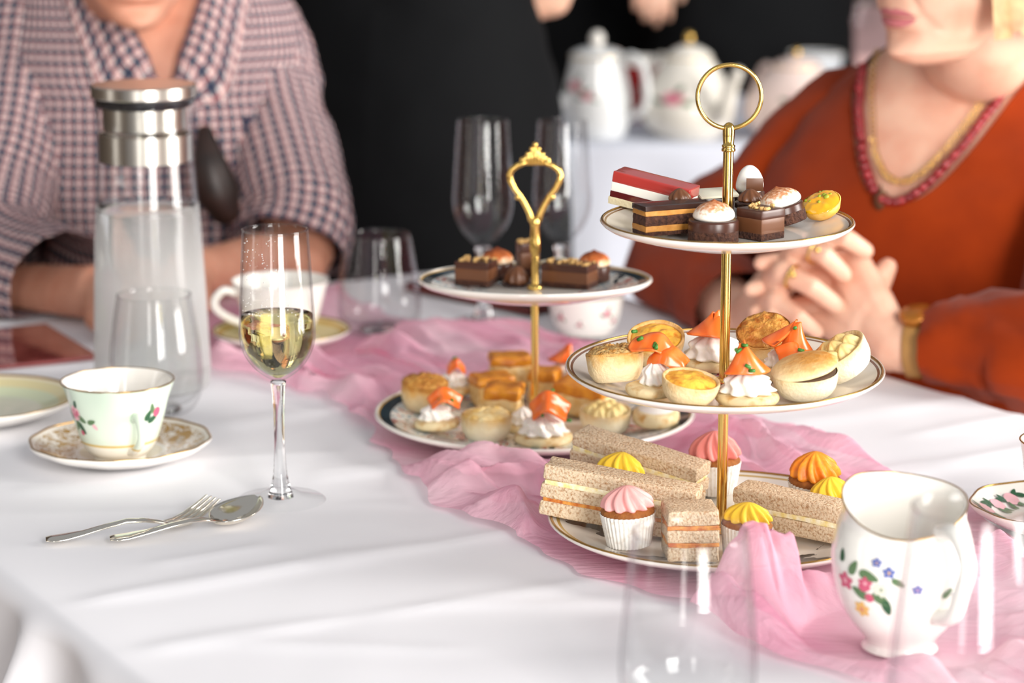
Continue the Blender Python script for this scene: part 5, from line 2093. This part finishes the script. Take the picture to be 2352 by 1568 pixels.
def remesh(mb, voxel, it=6, fac=.5):
    me = bpy.data.meshes.new('tmp')
    me.from_pydata(mb.v, [], mb.f)
    o = bpy.data.objects.new('tmp', me)
    COL.objects.link(o)
    r = o.modifiers.new('r', 'REMESH')
    r.mode = 'VOXEL'
    r.voxel_size = voxel
    s = o.modifiers.new('s', 'SMOOTH')
    s.iterations = it
    s.factor = fac
    dg = bpy.context.evaluated_depsgraph_get()
    ev = o.evaluated_get(dg).to_mesh()
    out = MB()
    out.v = [tuple(v.co) for v in ev.vertices]
    out.f = [tuple(p.vertices) for p in ev.polygons]
    o.evaluated_get(dg).to_mesh_clear()
    bpy.data.objects.remove(o)
    bpy.data.meshes.remove(me)
    return out


def table_lookup(T, z):
    if z <= T[0][0]:
        return T[0][1]
    for (z0, v0), (z1, v1) in zip(T, T[1:]):
        if z0 <= z <= z1:
            k = (z - z0) / (z1 - z0)
            return v0 + (v1 - v0) * (k * k * (3 - 2 * k) * .4 + k * .6)
    return T[-1][1]


HW = [(0, .016), (.006, .030), (.015, .040), (.03, .050), (.06, .063), (.09, .070), (.13, .075), (.17, .072), (.195, .058), (.213, .036), (.222, .016), (.225, .002)]
HF = [(0, .058), (.006, .074), (.015, .082), (.03, .080), (.05, .083), (.075, .085), (.105, .087), (.14, .092), (.17, .085), (.195, .066), (.213, .040), (.222, .018), (.225, .002)]
HB = [(0, .0), (.006, .004), (.015, .008), (.03, .018), (.06, .045), (.09, .080), (.13, .10), (.17, .097), (.195, .078), (.213, .048), (.222, .022), (.225, .002)]


def g(x, s):
    return math.exp(-(x / s) ** 2)


def face_dy(x, z):
    """relief of the face: positive = outwards"""
    ax_ = abs(x)
    d = 0
    nz = max(0, min(1, (.122 - z) / .042)) if z > .080 else max(0, 1 - (.080 - z) / .010)
    d += .024 * g(x, .0095 + .003 * nz) * nz
    d += .008 * g(ax_ - .012, .006) * g(z - .078, .006)
    d += .0050 * g(x, .022) * g(z - .0535, .0045) + .0062 * g(x, .019) * g(z - .0420, .0050)
    d -= .0045 * g(x, .025) * g(z - .0477, .0017)
    d += .0065 * g(x, .018) * g(z - .013, .011) - .0045 * g(x, .022) * g(z - .0315, .006)
    d -= .0095 * g(ax_ - .032, .015) * g(z - .108, .010)
    d += .0040 * g(ax_ - .03, .02) * g(z - .124, .006)
    d += .0040 * g(ax_ - .042, .016) * g(z - .078, .016)
    # nose-to-mouth and mouth-to-chin folds
    t = (.078 - z) / .036
    if 0 < t < 1.2:
        d -= .0030 * g(ax_ - (.017 + .016 * t), .0035) * min(1, 4 * t)
    t = (.046 - z) / .025
    if 0 < t < 1:
        d -= .0024 * g(ax_ - (.028 + .004 * t), .003) * (1 - t)
    return d


def head_point(a, z, grow=0.0):
    """a: 0 = front, positive to the local +X side"""
    w_, f_, b_ = table_lookup(HW, z) + grow, table_lookup(HF, z) + grow, table_lookup(HB, z) + grow
    s, c = math.sin(a), math.cos(a)
    e = 2 / 2.25
    x = w_ * abs(s) ** e * (1 if s > 0 else -1)
    y = -(f_ if c > 0 else b_) * abs(c) ** e * (1 if c > 0 else -1)
    if c > 0:
        y -= face_dy(x, z) * min(1, c * 3)
    return V((x, y, z))


def head_mesh(T, sc=1.0):
    mb = MB()
    rs = []
    NZ = 84
    for i in range(NZ + 1):
        q = i / NZ
        z = .225 * (q if q < .9 else q)
        # denser at the lower face
        z = .225 * (.72 * q + .28 * q * q)
        ring = []
        for j in range(96):
            a = 2 * PI * j / 96
            a = a - .35 * math.sin(a)      # denser in front
            ring.append(head_point(a, z) * sc)
        rs.append(ring)
    mb.rings(rs, True, True)
    for s in (-1, 1):      # ears
        pts = []
        ear = MB().ball((0, 0, 0), 1, 16, 10)
        for v in ear.v:
            x, y, z = v
            rim = 1 - .45 * math.exp(-((y * y + z * z) / .25))
            pts.append(V((s * (.072 + .010 * x * rim + .004 * max(0, y)), .012 + .016 * y + .003 * z, .100 + .030 * z)) * sc)
        ear.v = [tuple(p) for p in pts]
        mb.add(ear)
    return mb.xf(T)


def lips_mesh(T):
    def f(u, v):
        x = (u - .5) * 2 * .0235
        e = math.sqrt(max(0, 1 - ((u - .5) * 2) ** 2))
        z = .0477 + (v - .5) * 2 * (.0095 if v > .5 else .0095) * (e * .9 + .1) * (1 if v < .5 else (1 - .18 * g(x, .003)))
        w_, f_ = table_lookup(HW, z), table_lookup(HF, z)
        c = math.sqrt(max(0.05, 1 - (abs(x) / w_) ** 2.25)) ** (2 / 2.25)
        y = -(f_ * c) - face_dy(x, z) - .0005
        return (x, y, z)
    return MB().sheet(f, 28, 16).xf(T)


def eyes_mesh(T):
    mb = MB()
    for s in (-1, 1):
        mb.ball((s * .032, -.068, .108), .012, 14, 10)
    return mb.xf(T)


def hair_mesh(T, bottom=.03, face=88, top=.155, grow=.012, seed=1, far=None):
    rs = []
    for i in range(41):
        q = i / 40
        z = bottom + (.2262 - bottom) * q
        ring = []
        for j in range(72):
            a = 2 * PI * j / 72
            gr = grow * (1.0 if z < .2 else 1) + .003 * noise.noise(V((math.cos(a) * 7, math.sin(a) * 7, z * 9 + seed)))
            zz = max(z, .055)
            p = head_point(a, min(z, .2245), 0)
            w_ = head_point(a, zz, gr)
            if z < .09:
                w_ = head_point(a, .09, gr + (.09 - z) * .10)
            p = V((w_.x, w_.y, z + (grow if q > .9 else 0) * (q - .9) * 10))
            ring.append(p)
        rs.append(ring)
    mb = MB()
    b = 0
    for r in rs:
        for p in r:
            mb.v.append(tuple(p))
    for i in range(40):
        z = bottom + (.2262 - bottom) * (i + .5) / 40
        for j in range(72):
            a = math.degrees(2 * PI * (j + .5) / 72)
            a = a - 360 if a > 180 else a
            fc = far if (far and a < 0) else face
            lim = fc if z < top - .02 else fc * max(0, (top + .012 - z) / .032)
            if abs(a) < lim or z < bottom + .03 * (.5 + noise.noise(V((a * .08, seed, 0)))):
                continue
            k = (j + 1) % 72
            mb.f.append((i * 72 + j, i * 72 + k, (i + 1) * 72 + k, (i + 1) * 72 + j))
    mb.f.append(tuple(40 * 72 + j for j in range(72)))
    return mb.xf(T)


def hand(W, d, n, side=1, curl=.35, spread=.16, sc=1.0):
    """palm with four fingers and a thumb; W wrist, d towards the fingers, n out of the back of the hand"""
    d = V(d).normalized()
    n = (V(n) - d * V(n).dot(d)).normalized()
    s = d.cross(n) * side
    mb = MB()
    roots = []
    for i, (off, L, r) in enumerate(((.030, .070, .0090), (.010, .078, .0092), (-.010, .072, .0088), (-.028, .056, .0078))):
        K = W + (d * (.088 - .004 * abs(i - 1)) + s * off) * sc
        mb.tube([W + s * off * .45 * sc, W + (d * .045 + s * off * .8) * sc, K], [.0145 * sc, .0140 * sc, .0115 * sc], 10, rnd=True)
        dirn = (d + s * (off * spread * 12)).normalized()
        pts = [K]
        for seg_ in range(3):
            c = curl * (seg_ + .6)
            dd = (dirn * math.cos(c) - n * math.sin(c)).normalized()
            pts.append(pts[-1] + dd * L * (.44, .31, .25)[seg_] * sc)
        mb.tube(pts, [r * 1.08 * sc, r * sc, r * .93 * sc, r * .78 * sc], 10, rnd=True)
    b = W + (d * .025 + s * .022) * sc
    t1 = b + (d * .030 + s * .028 - n * .008) * sc
    t2 = t1 + (d * .030 + s * .008 - n * .010) * sc
    t3 = t2 + (d * .022 - s * .002 - n * .008) * sc
    mb.tube([b, t1, t2, t3], [.0145 * sc, .0120 * sc, .0105 * sc, .0085 * sc], 10, rnd=True)
    mb.tube([W - d * .035, W, W + d * .03], [.024 * sc, .023 * sc, .020 * sc], 12, rnd=True)
    return mb


def off(mb, root):
    return mb.xf(Matrix.Translation(-V(root.location)))


def on_table(mb, h):
    """limbs and sleeves that lie on the table flatten against the cloth instead of sinking into it"""
    for i, p in enumerate(mb.v):
        n_, a_ = V(p).dot(TN), -V(p).dot(TD)
        if N0 < n_ < N1 + .045 and A0 < a_ < A1 + .050 and TZ - .115 < p[2] < TZ + h:
            mb.v[i] = (p[0], p[1], TZ + h)
    return mb


# ---- man in the checked shirt at the far end of the table
MX, MY = (338 - 1176) / FPX * 2.80, 2.83
man = thing('person', 'person in a navy, red and white checked shirt leaning on the table', 'person', (MX, MY, 0))
MT = Matrix.Translation((MX, MY, 0)) @ Rz(14)
MROWS = [(.44, .03, .185, .15), (.60, .02, .195, .15), (.75, .0, .198, .15), (.88, -.02, .195, .145), (.97, -.025, .186, .13), (1.03, -.02, .168, .115), (1.075, -.01, .138, .10), (1.105, -.005, .106, .088), (1.13, -.005, .078, .078)]
ZN = .955


def vneck(z):
    return .004 + (z - ZN) * .46 if z > ZN else 0


body = torso(MROWS, grow=-.008, T=MT)
chin = atY(318, 42, 2.60)
Fm = Rz(14) @ V((0, -1, 0))
HTm = Matrix.Translation(chin - Fm * .082) @ Rz(14) @ Matrix.Rotation(math.radians(14), 4, 'X')
body.add(head_mesh(HTm, 1.04))
nb = MT @ V((0, .005, 1.07))
body.tube([nb - V((0, 0, .05)), nb + V((0, 0, .03)), HTm @ V((0, .02, .035)), HTm @ V((0, .02, .09))], [.075, .064, .058, .055], 24)
shR, shL = MT @ V((.116, .0, 1.02)), MT @ V((-.140, .0, 1.02))
elR, wrR = atY(692, 600, 2.66), atY(455, 640, 2.52)
elL, wrL = atY(-40, 676, 2.56), atY(230, 700, 2.43)
elR.z, wrR.z, wrL.z = max(elR.z, .784), max(wrR.z, .783), max(wrL.z, .783)
for sh, el, wr, sd in ((shR, elR, wrR, 1), (shL, elL, wrL, -1)):
    arm = MB().tube(cat_pts([sh, (sh + el) / 2, el, el + (wr - el) * .45, wr], 4), [.050 - .021 * min(1, i / 14) for i in range(17)], 18)
    dd = (wr - el).normalized()
    arm.add(hand(wr, dd + V((.0, -.1, 0)), V((0, -.35, 1)), -sd, .4))
    body.add(remesh(arm, .004, 6))
legs = []
for s in (-1, 1):
    hip = MT @ V((s * .10, -.02, .47))
    kn = MT @ V((s * .14, -.40, .50))
    an = MT @ V((s * .14, -.36, .08))
    body.tube([hip, kn, an, an + Fm * .14 + V((0, 0, -.04))], [.08, .062, .045, .035], 14, rnd=True)
off(on_table(body, .0075), man).build('body', skin_m, man)
off(lips_mesh(HTm), man).build('lips', lip_m, man)
off(eyes_mesh(HTm), man).build('eyes', M('eye_white', '#ece8e2', .2), man)
off(hair_mesh(HTm, bottom=.085, face=96, grow=.009), man).build('hair', hair_g, man)
shirt = torso(MROWS, grow=.004, hole=vneck, wrinkle=.006, T=MT, seg=73, k=10)
for sh, el, wr, hem in ((shR, elR, wrR, .13), (shL, elL, wrL, .70)):
    d_ = el - sh
    shirt.add(sleeve([sh + V((-d_.x * .2, 0, .01)), sh + d_ * .12 + V((0, 0, .012)), sh + d_ * .45, sh + d_ * .88 + V((0, 0, .01)), el + (wr - el) * hem + V((0, 0, .0))], [.058, .064, .064, .068, .066], 32, .006))
off(on_table(shirt, .0055), man).build('shirt', checks, man)
# collar flaps lying on the shirt front and round the neck


def surf_pt(rows, T, x, z, grow):
    r0 = min(rows, key=lambda r: abs(r[0] - z))
    zz, cy, rx, ry = r0
    q = max(0, 1 - (min(abs(x), rx + grow) / (rx + grow)) ** 2.3) ** (1 / 2.3)
    return T @ V((x, cy - (ry + grow) * q, z))


mrows = interp_rows(MROWS, 24)
for s in (-1, 1):
    rs, us = [], []
    for i in range(21):
        u = i / 20
        z = ZN + .012 + (1.122 - ZN - .012) * u
        wid = (.052 * (1 - .25 * u)) * min(1, .15 + u * 4)
        row, ur = [], []
        for k_ in range(7):
            v_ = k_ / 6
            x = vneck(z) - .004 + wid * v_
            zz = z + .012 * (1 - (2 * v_ - .4) ** 2) * (1 if u > .1 else .3) - .030 * v_ * (1 - u)
            row.append(surf_pt(mrows, MT, s * x, min(zz, 1.128), .010 + .010 * math.sin(PI * min(1, v_ * 1.2 + .1))))
            ur.append((v_ * .05, u * .17))
        rs.append(row)
        us.append(ur)
    mb = MB().rings(rs, False, False, us)
    off(mb, man).build('collar_flap', checks, man)
trou = MB()
for s in (-1, 1):
    hip = MT @ V((s * .10, -.0, .47))
    kn = MT @ V((s * .14, -.40, .50))
    an = MT @ V((s * .14, -.36, .10))
    trou.tube(cat_pts([hip, (hip + kn) / 2, kn, (kn + an) / 2, an], 4), .085, 18)
off(trou, man).build('trousers', M('dark_trousers', '#22242c', .85), man)
mb = MB()
pk = lambda x, z: MT @ V((x, -(.150 - .25 * max(0, abs(x) - .08)) - .012, z))
mb.sheet(lambda u, v: pk(.085 + .085 * u, .845 + .085 * v), 8, 8, .003)
off(mb, man).build('pocket', checks, man)
mb = MB().nbox((.030, .008, .030), (0, 0, 0), .2, 1)
mb.xf(Matrix.Translation(MT @ V((.125, -.146, .932))) @ Rz(14))
off(mb, man).build('pocket_glasses_case', M('dark_case', '#182024', .3), man)
mb = MB()
pc = atY(492, 405, 2.60)
mb.tube([pc + V((-.010, .01, .045)), pc + V((-.006, 0, .02)), pc + V((.004, -.004, -.018)), pc + V((.010, 0, -.036))], [.010, .018, .026, .018], 16, rnd=True)
off(mb, man).build('hanging_pouch', M('brown_leather', '#2c1a14', .45, col2='#1c100c', nscale=60), man)

# ---- woman in the rust top
WX, WY = .452, 2.440
wom = thing('person', 'person in a rust orange top with clasped hands, necklace and watch', 'person', (WX, WY, 0))
WT = Matrix.Translation((WX, WY, 0)) @ Rz(-34)
WROWS = [(.42, .02, .19, .15), (.55, .01, .185, .145), (.68, .0, .180, .135), (.80, -.012, .190, .145), (.87, -.012, .195, .142), (.93, -.002, .172, .120), (.97, .005, .146, .100), (1.000, .010, .115, .088), (1.025, .012, .090, .078), (1.045, .014, .070, .068)]
ZW = .895


def scoop(z):
    return .082 * min(1.25, (z - ZW) / .10) ** .55 if z > ZW else 0


body = torso(WROWS, grow=-.006, T=WT)
chin = atY(2066, 142, 2.27)
HR = Rz(-57) @ Matrix.Rotation(math.radians(4), 4, 'X')
Fw = Rz(-57) @ V((0, -1, 0))
HTw = Matrix.Translation(chin - Fw * .078) @ HR
body.add(head_mesh(HTw))
nb = WT @ V((0, .012, 1.0))
body.tube(cat_pts([nb - V((0, 0, .06)), nb + V((0, 0, .015)), HTw @ V((0, .030, .010)), HTw @ V((0, .022, .07))], 4), [.076, .070, .063, .059, .056, .054, .053, .052, .052, .052, .052, .052, .052], 28)
wsR, wsL = WT @ V((-.122, .01, .930)), WT @ V((.150, .01, .940))
weR, wwR = atY(1560, 640, 2.56), atY(1705, 735, 2.34)
weR.z = .790
weL, wwL = atY(2470, 830, 2.12), atY(2050, 792, 2.185)
weL.z = .79
YH = 2.24


def hp(px, py, dy=0):
    return atY(px, py, YH + dy)


# left hand: wrist at the watch, fingers laced away to the far side
lh = MB()
W0 = wwL
kn = [hp(1968, 598, .0), hp(1936, 634, -.003), hp(1908, 690, -.003), hp(1886, 738, .003)]
for i, K in enumerate(kn):
    lh.tube([W0 + (K - W0) * .05 + V((0, 0, .008 - .006 * i)), W0 + (K - W0) * .5 + V((0, -.004, 0)), K], [.017, .0185, .0125], 12, rnd=True)
for K, p1, p2, r in ((kn[0], (1850, 590), (1748, 604), .0088), (kn[1], (1830, 640), (1726, 664), .0088), (kn[2], (1812, 704), (1736, 716), .0085), (kn[3], (1808, 756), (1752, 764), .0078)):
    lh.tube([K, hp(*p1, .022), hp(*p2, .006)], [r * 1.1, r, r * .85], 12, rnd=True)
lh.tube([W0 + (kn[0] - W0) * .35, hp(2008, 672, .008), hp(2026, 634, .010), hp(2038, 614, .012)], [.0165, .0135, .0115, .0095], 12, rnd=True)
lh.tube([weL + (W0 - weL) * .5, weL + (W0 - weL) * .9, W0, W0 + (kn[1] - W0) * .2], [.034, .027, .0255, .024], 16, rnd=True)
body.add(remesh(lh, .0022, 5))
# right hand: its fingers lie over the back of the left hand
rh = MB()
W1 = wwR
kr = [hp(1898, 540, -.010), hp(1846, 562, -.014), hp(1800, 624, -.014), hp(1786, 690, -.010)]
for i, K in enumerate(kr):
    rh.tube([W1 + (K - W1) * .05, W1 + (K - W1) * .5 + V((0, .004, 0)), K], [.018, .0175, .0122], 12, rnd=True)
for K, p1, p2, r in ((kr[0], (1946, 548), (1988, 576), .0094), (kr[1], (1896, 588), (1938, 630), .0096), (kr[2], (1866, 660), (1922, 702), .0098), (kr[3], (1836, 730), (1876, 762), .0084)):
    rh.tube([K, hp(*p1, -.034), hp(*p2, -.028)], [r * 1.12, r, r * .86], 12, rnd=True)
rh.tube([W1, W1 + (kr[3] - W1) * .3 + V((0, -.01, 0)), hp(1772, 742, -.02), hp(1800, 772, -.025)], [.0165, .0140, .0115, .0095], 12, rnd=True)
rh.tube([weR + (W1 - weR) * .5, weR + (W1 - weR) * .9, W1], [.036, .028, .026], 16, rnd=True)
body.add(remesh(rh, .0022, 5))
for s in (-1, 1):
    hip = WT @ V((s * .10, -.02, .46))
    k_ = WT @ V((s * .12, -.38, .48))
    an = WT @ V((s * .12, -.36, .08))
    body.tube([hip, k_, an, an + (Rz(-34) @ V((0, -.13, 0))) + V((0, 0, -.045))], [.085, .062, .044, .034], 14, rnd=True)
off(on_table(body, .0055), wom).build('body', skin_w, wom)
off(lips_mesh(HTw), wom).build('lips', lip_m, wom)
off(eyes_mesh(HTw), wom).build('eyes', MATS['eye_white'], wom)
off(hair_mesh(HTw, bottom=.012, face=72, grow=.018, far=100), wom).build('hair', hair_b, wom)
top = torso(WROWS, grow=.004, hole=scoop, wrinkle=.005, T=WT, seg=73, k=10)
top.add(sleeve([wsR + V((.03, -.02, .012)), wsR + V((-.012, 0, .004)), wsR + (weR - wsR) * .5, weR + V((-.004, 0, .0)), weR + (wwR - weR) * .45, weR + (wwR - weR) * .88], [.060, .064, .060, .056, .050, .042], 30, .006))
top.add(sleeve([wsL + V((-.03, .02, .012)), wsL + V((.008, 0, .004)), wsL + (weL - wsL) * .5, weL, weL + (wwL - weL) * .40, weL + (wwL - weL) * .80], [.060, .064, .060, .058, .052, .040], 30, .010))
off(on_table(top, .0040), wom).build('knit_top', rust, wom)
sk = MB()
for s in (-1, 1):
    hip = WT @ V((s * .10, .0, .46))
    k_ = WT @ V((s * .12, -.38, .48))
    an = WT @ V((s * .12, -.36, .10))
    sk.tube(cat_pts([hip, (hip + k_) / 2, k_, (k_ + an) / 2, an], 4), .085, 18)
off(sk, wom).build('trousers', MATS['dark_trousers'], wom)


def neck_pt(x, z, grow):
    rows = interp_rows(WROWS, 8)
    r0 = min(rows, key=lambda r: abs(r[0] - z))
    zz, cy, rx, ry = r0
    q = max(0, 1 - (min(abs(x), rx + grow) / (rx + grow)) ** 2.3) ** (1 / 2.3)
    return WT @ V((x, cy - (ry + grow) * q, z))


# red beads round the neckline
mb = MB()
rn = random.Random(5)
path = []
for i in range(-30, 31):
    u = i / 30
    path.append((.082 * abs(u) ** .9 * (1 if u > 0 else -1) * (1.0), ZW + .118 * abs(u) ** (1 / .55 * .92)))
pp = [neck_pt(x, min(z, 1.03), .008) for x, z in path]
acc = 0
last = pp[0]
for p in pp:
    if (p - last).length > .0068 or p is pp[0]:
        mb.ball(p, .0050, 6, 4, (1, 1, 1), .4, 300)
        last = p
off(mb, wom).build('beaded_trim', M('red_beads', '#a8242c', .2, spec=.8, col2='#7a1018', nscale=120), wom)
mb = MB()
for i in range(14, 31):
    pass
mb.tube([neck_pt(x, min(z, 1.03), .0055) for x, z in path], .0045, 8)
off(mb, wom).build('neckline_band', M('maroon_band', '#7c1c1e', .6), wom)
# gold chain of small rings with a pendant
mb = MB()
ch = []
for i in range(-34, 35):
    u = i / 34
    ch.append(neck_pt(.072 * abs(u) ** .85 * (1 if u > 0 else -1), ZW + .018 + .115 * abs(u) ** 1.7, .004))
for i, p in enumerate(ch[:-1]):
    t = (ch[i + 1] - p).normalized()
    x = t.cross(V((0, -1, .3))).normalized()
    ctr = p
    mb.tube([ctr + (t * math.cos(2 * PI * k / 10) + x * math.sin(2 * PI * k / 10)) * .0030 for k in range(10)], .0006, 5, closed=True)
off(mb, wom).build('necklace', gold, wom, label='gold ring-link necklace')
c = neck_pt(-.012, ZW + .004, .012)
mb = MB().tube([c + V((0, 0, .012)), c + V((0, 0, -.022))], .0012, 6).ball(c + V((0, 0, -.026)), .0052, 8, 6, (1, .6, 1.2)).ball(c + V((0.001, 0, -.004)), .0075, 8, 6, (1, .5, 1.5))
off(mb, wom).build('pendant', M('pendant_bronze', '#6b4a34', .4, .6), wom)
# watch
wd_ = (wwL - weL).normalized()
wc = wwL - wd_ * .026
x_ = wd_.cross(V((0, 0, 1))).normalized()
y_ = wd_.cross(x_)
mb = MB()
rs = []
for o_, r in ((-.011, .0292), (-.010, .0308), (.010, .0300), (.011, .0284)):
    rs.append([wc + wd_ * o_ + (x_ * math.cos(2 * PI * j / 32) + y_ * math.sin(2 * PI * j / 32)) * r for j in range(32)])
mb.rings(rs, True, False)
wt = off(mb, wom).build('watch_strap', M('tan_leather', '#b98a4c', .5), wom)
up_ = V((-.15, -.25, .95)).normalized()
up_ = (up_ - wd_ * up_.dot(wd_)).normalized()
cc = wc + up_ * .031
s_ = wd_.cross(up_)
mb = MB()
for (o_, r) in ((0, .0165), (.006, .0165), (.007, .015)):
    pass
mb.rings([[cc + up_ * o_ + (wd_ * math.cos(2 * PI * j / 28) + s_ * math.sin(2 * PI * j / 28)) * r for j in range(28)] for o_, r in ((-.003, .0160), (.004, .0165), (.0055, .0150))], True, True)
off(mb, wom).build('watch_case', M('amber_watch', '#b8742a', .25, .5), wom)
# rings
for px, py, px2, py2 in ((1806, 628, 1860, 656), (1868, 574, 1900, 594)):
    a, b = hp(px, py, -.020), hp(px2, py2, -.034)
    t = (b - a).normalized()
    x = t.orthogonal().normalized()
    y = t.cross(x)
    c = a + (b - a) * .25
    mb = MB().tube([c + (x * math.cos(2 * PI * k / 20) + y * math.sin(2 * PI * k / 20)) * .0112 for k in range(20)], .0016, 6, closed=True)
    mb.ball(c + V((-.001, -.0112, .004)), .0034, 8, 6)
    off(mb, wom).build('finger_ring', gold, wom)


# ---- people standing behind, dressed in black
def stander(label, X, Y, phi, wsc, arms, hairm, skirt=True, skinm=skin_w):
    t = thing('person', label, 'person', (X, Y, 0))
    T = Matrix.Translation((X, Y, 0)) @ Rz(phi)
    rows = [(.92, .0, .165, .115), (1.02, .0, .150, .105), (1.10, .0, .145, .10), (1.22, .0, .165, .115), (1.33, .0, .175, .11), (1.39, .0, .160, .095), (1.43, .0, .11, .08), (1.46, .0, .07, .065)]
    rows = [(z, cy, rx * wsc, ry * wsc) for z, cy, rx, ry in rows]
    b = torso(rows, grow=-.006, T=T)
    H = T @ Matrix.Translation((0, -.01, 1.52))
    b.add(head_mesh(H))
    b.tube([T @ V((0, .01, 1.42)), T @ V((0, .012, 1.50)), T @ V((0, .01, 1.58))], [.066, .055, .053], 18)
    dress = torso(rows, grow=.005, T=T, wrinkle=.004)
    if skirt:
        sr = [(.12, .0, .255, .20), (.40, .0, .235, .18), (.65, .0, .205, .155), (.82, .0, .190, .145), (.92, .0, .176, .130), (1.00, .0, .158, .115), (1.04, .0, .150, .108)]
    else:
        sr = [(.60, .0, .170, .13), (.78, .0, .178, .13), (.90, .0, .172, .12), (1.00, .0, .155, .11), (1.04, .0, .150, .105)]
    dress.add(torso([(z, cy, rx * wsc, ry * wsc) for z, cy, rx, ry in sr], grow=.006, T=T, wrinkle=.006))
    for s in (-1, 1):
        b.tube([T @ V((s * .09, 0, .85)), T @ V((s * .09, -.01, .48)), T @ V((s * .09, .01, .08)), T @ V((s * .09, -.12, .035))], [.08, .055, .040, .032], 12, rnd=True)
        if not skirt:
            dress.add(MB().tube([T @ V((s * .09, 0, .80)), T @ V((s * .09, -.01, .48)), T @ V((s * .09, .01, .06))], [.10, .085, .08], 16))
    for s, (el, wr, hd, slv) in zip((-1, 1), arms):
        sh = T @ V((s * .165 * wsc, 0, 1.37))
        el, wr = V(el), V(wr)
        am = MB().tube(cat_pts([sh, (sh + el) / 2, el, (el + wr) / 2, wr], 4), [.048 - .022 * i / 16 for i in range(17)], 14)
        am.add(hand(wr, hd, V((0, -1, .3)), s, .3))
        b.add(remesh(am, .005, 4))
        end = el + (wr - el) * slv
        dress.add(sleeve([sh + (T.to_3x3() @ V((-s * .03, 0, .01))), sh, (sh + el) / 2, el, end], [.056, .06, .056, .05, .046], 20, .003))
    off(b, t).build('body', skinm, t)
    off(lips_mesh(H), t).build('lips', lip_m, t)
    off(eyes_mesh(H), t).build('eyes', MATS['eye_white'], t)
    off(hair_mesh(H, bottom=.04, face=84, grow=.014), t).build('hair', hairm, t)
    off(dress, t).build('black_clothes', black_cloth, t)
    return t


wy = 3.22
stander('person in a long black skirt standing with a hand on the hip', -.135, wy, 160, 1.06,
        ((atY(1440, -175, wy + .12), atY(1215, 12, wy + .13), (-.9, .0, -.2), .12), ((-.37, wy + .02, 1.12), (-.37, wy - .02, .90), (.0, -.1, -1), .9)), hair_d)
wy = 5.2
stander('person in black behind the tall white coffee pot', .13, wy, 0, 1.0,
        (((-.07, wy + .04, 1.12), (-.05, wy + .02, .86), (0, -.1, -1), .95), ((.30, wy + .04, 1.12), (.29, wy + .04, .86), (0, -.1, -1), .95)), hair_d)
wy = 4.80
stander('person in black behind the round cream teapot', .478, wy, 0, 1.02,
        ((atY(1530, -260, wy), atY(1500, -138, wy - .12), (-.02, -.25, -1), .8), ((.655, wy + .02, 1.12), (.63, wy + .0, .86), (0, -.1, -1), .95)), hair_b)
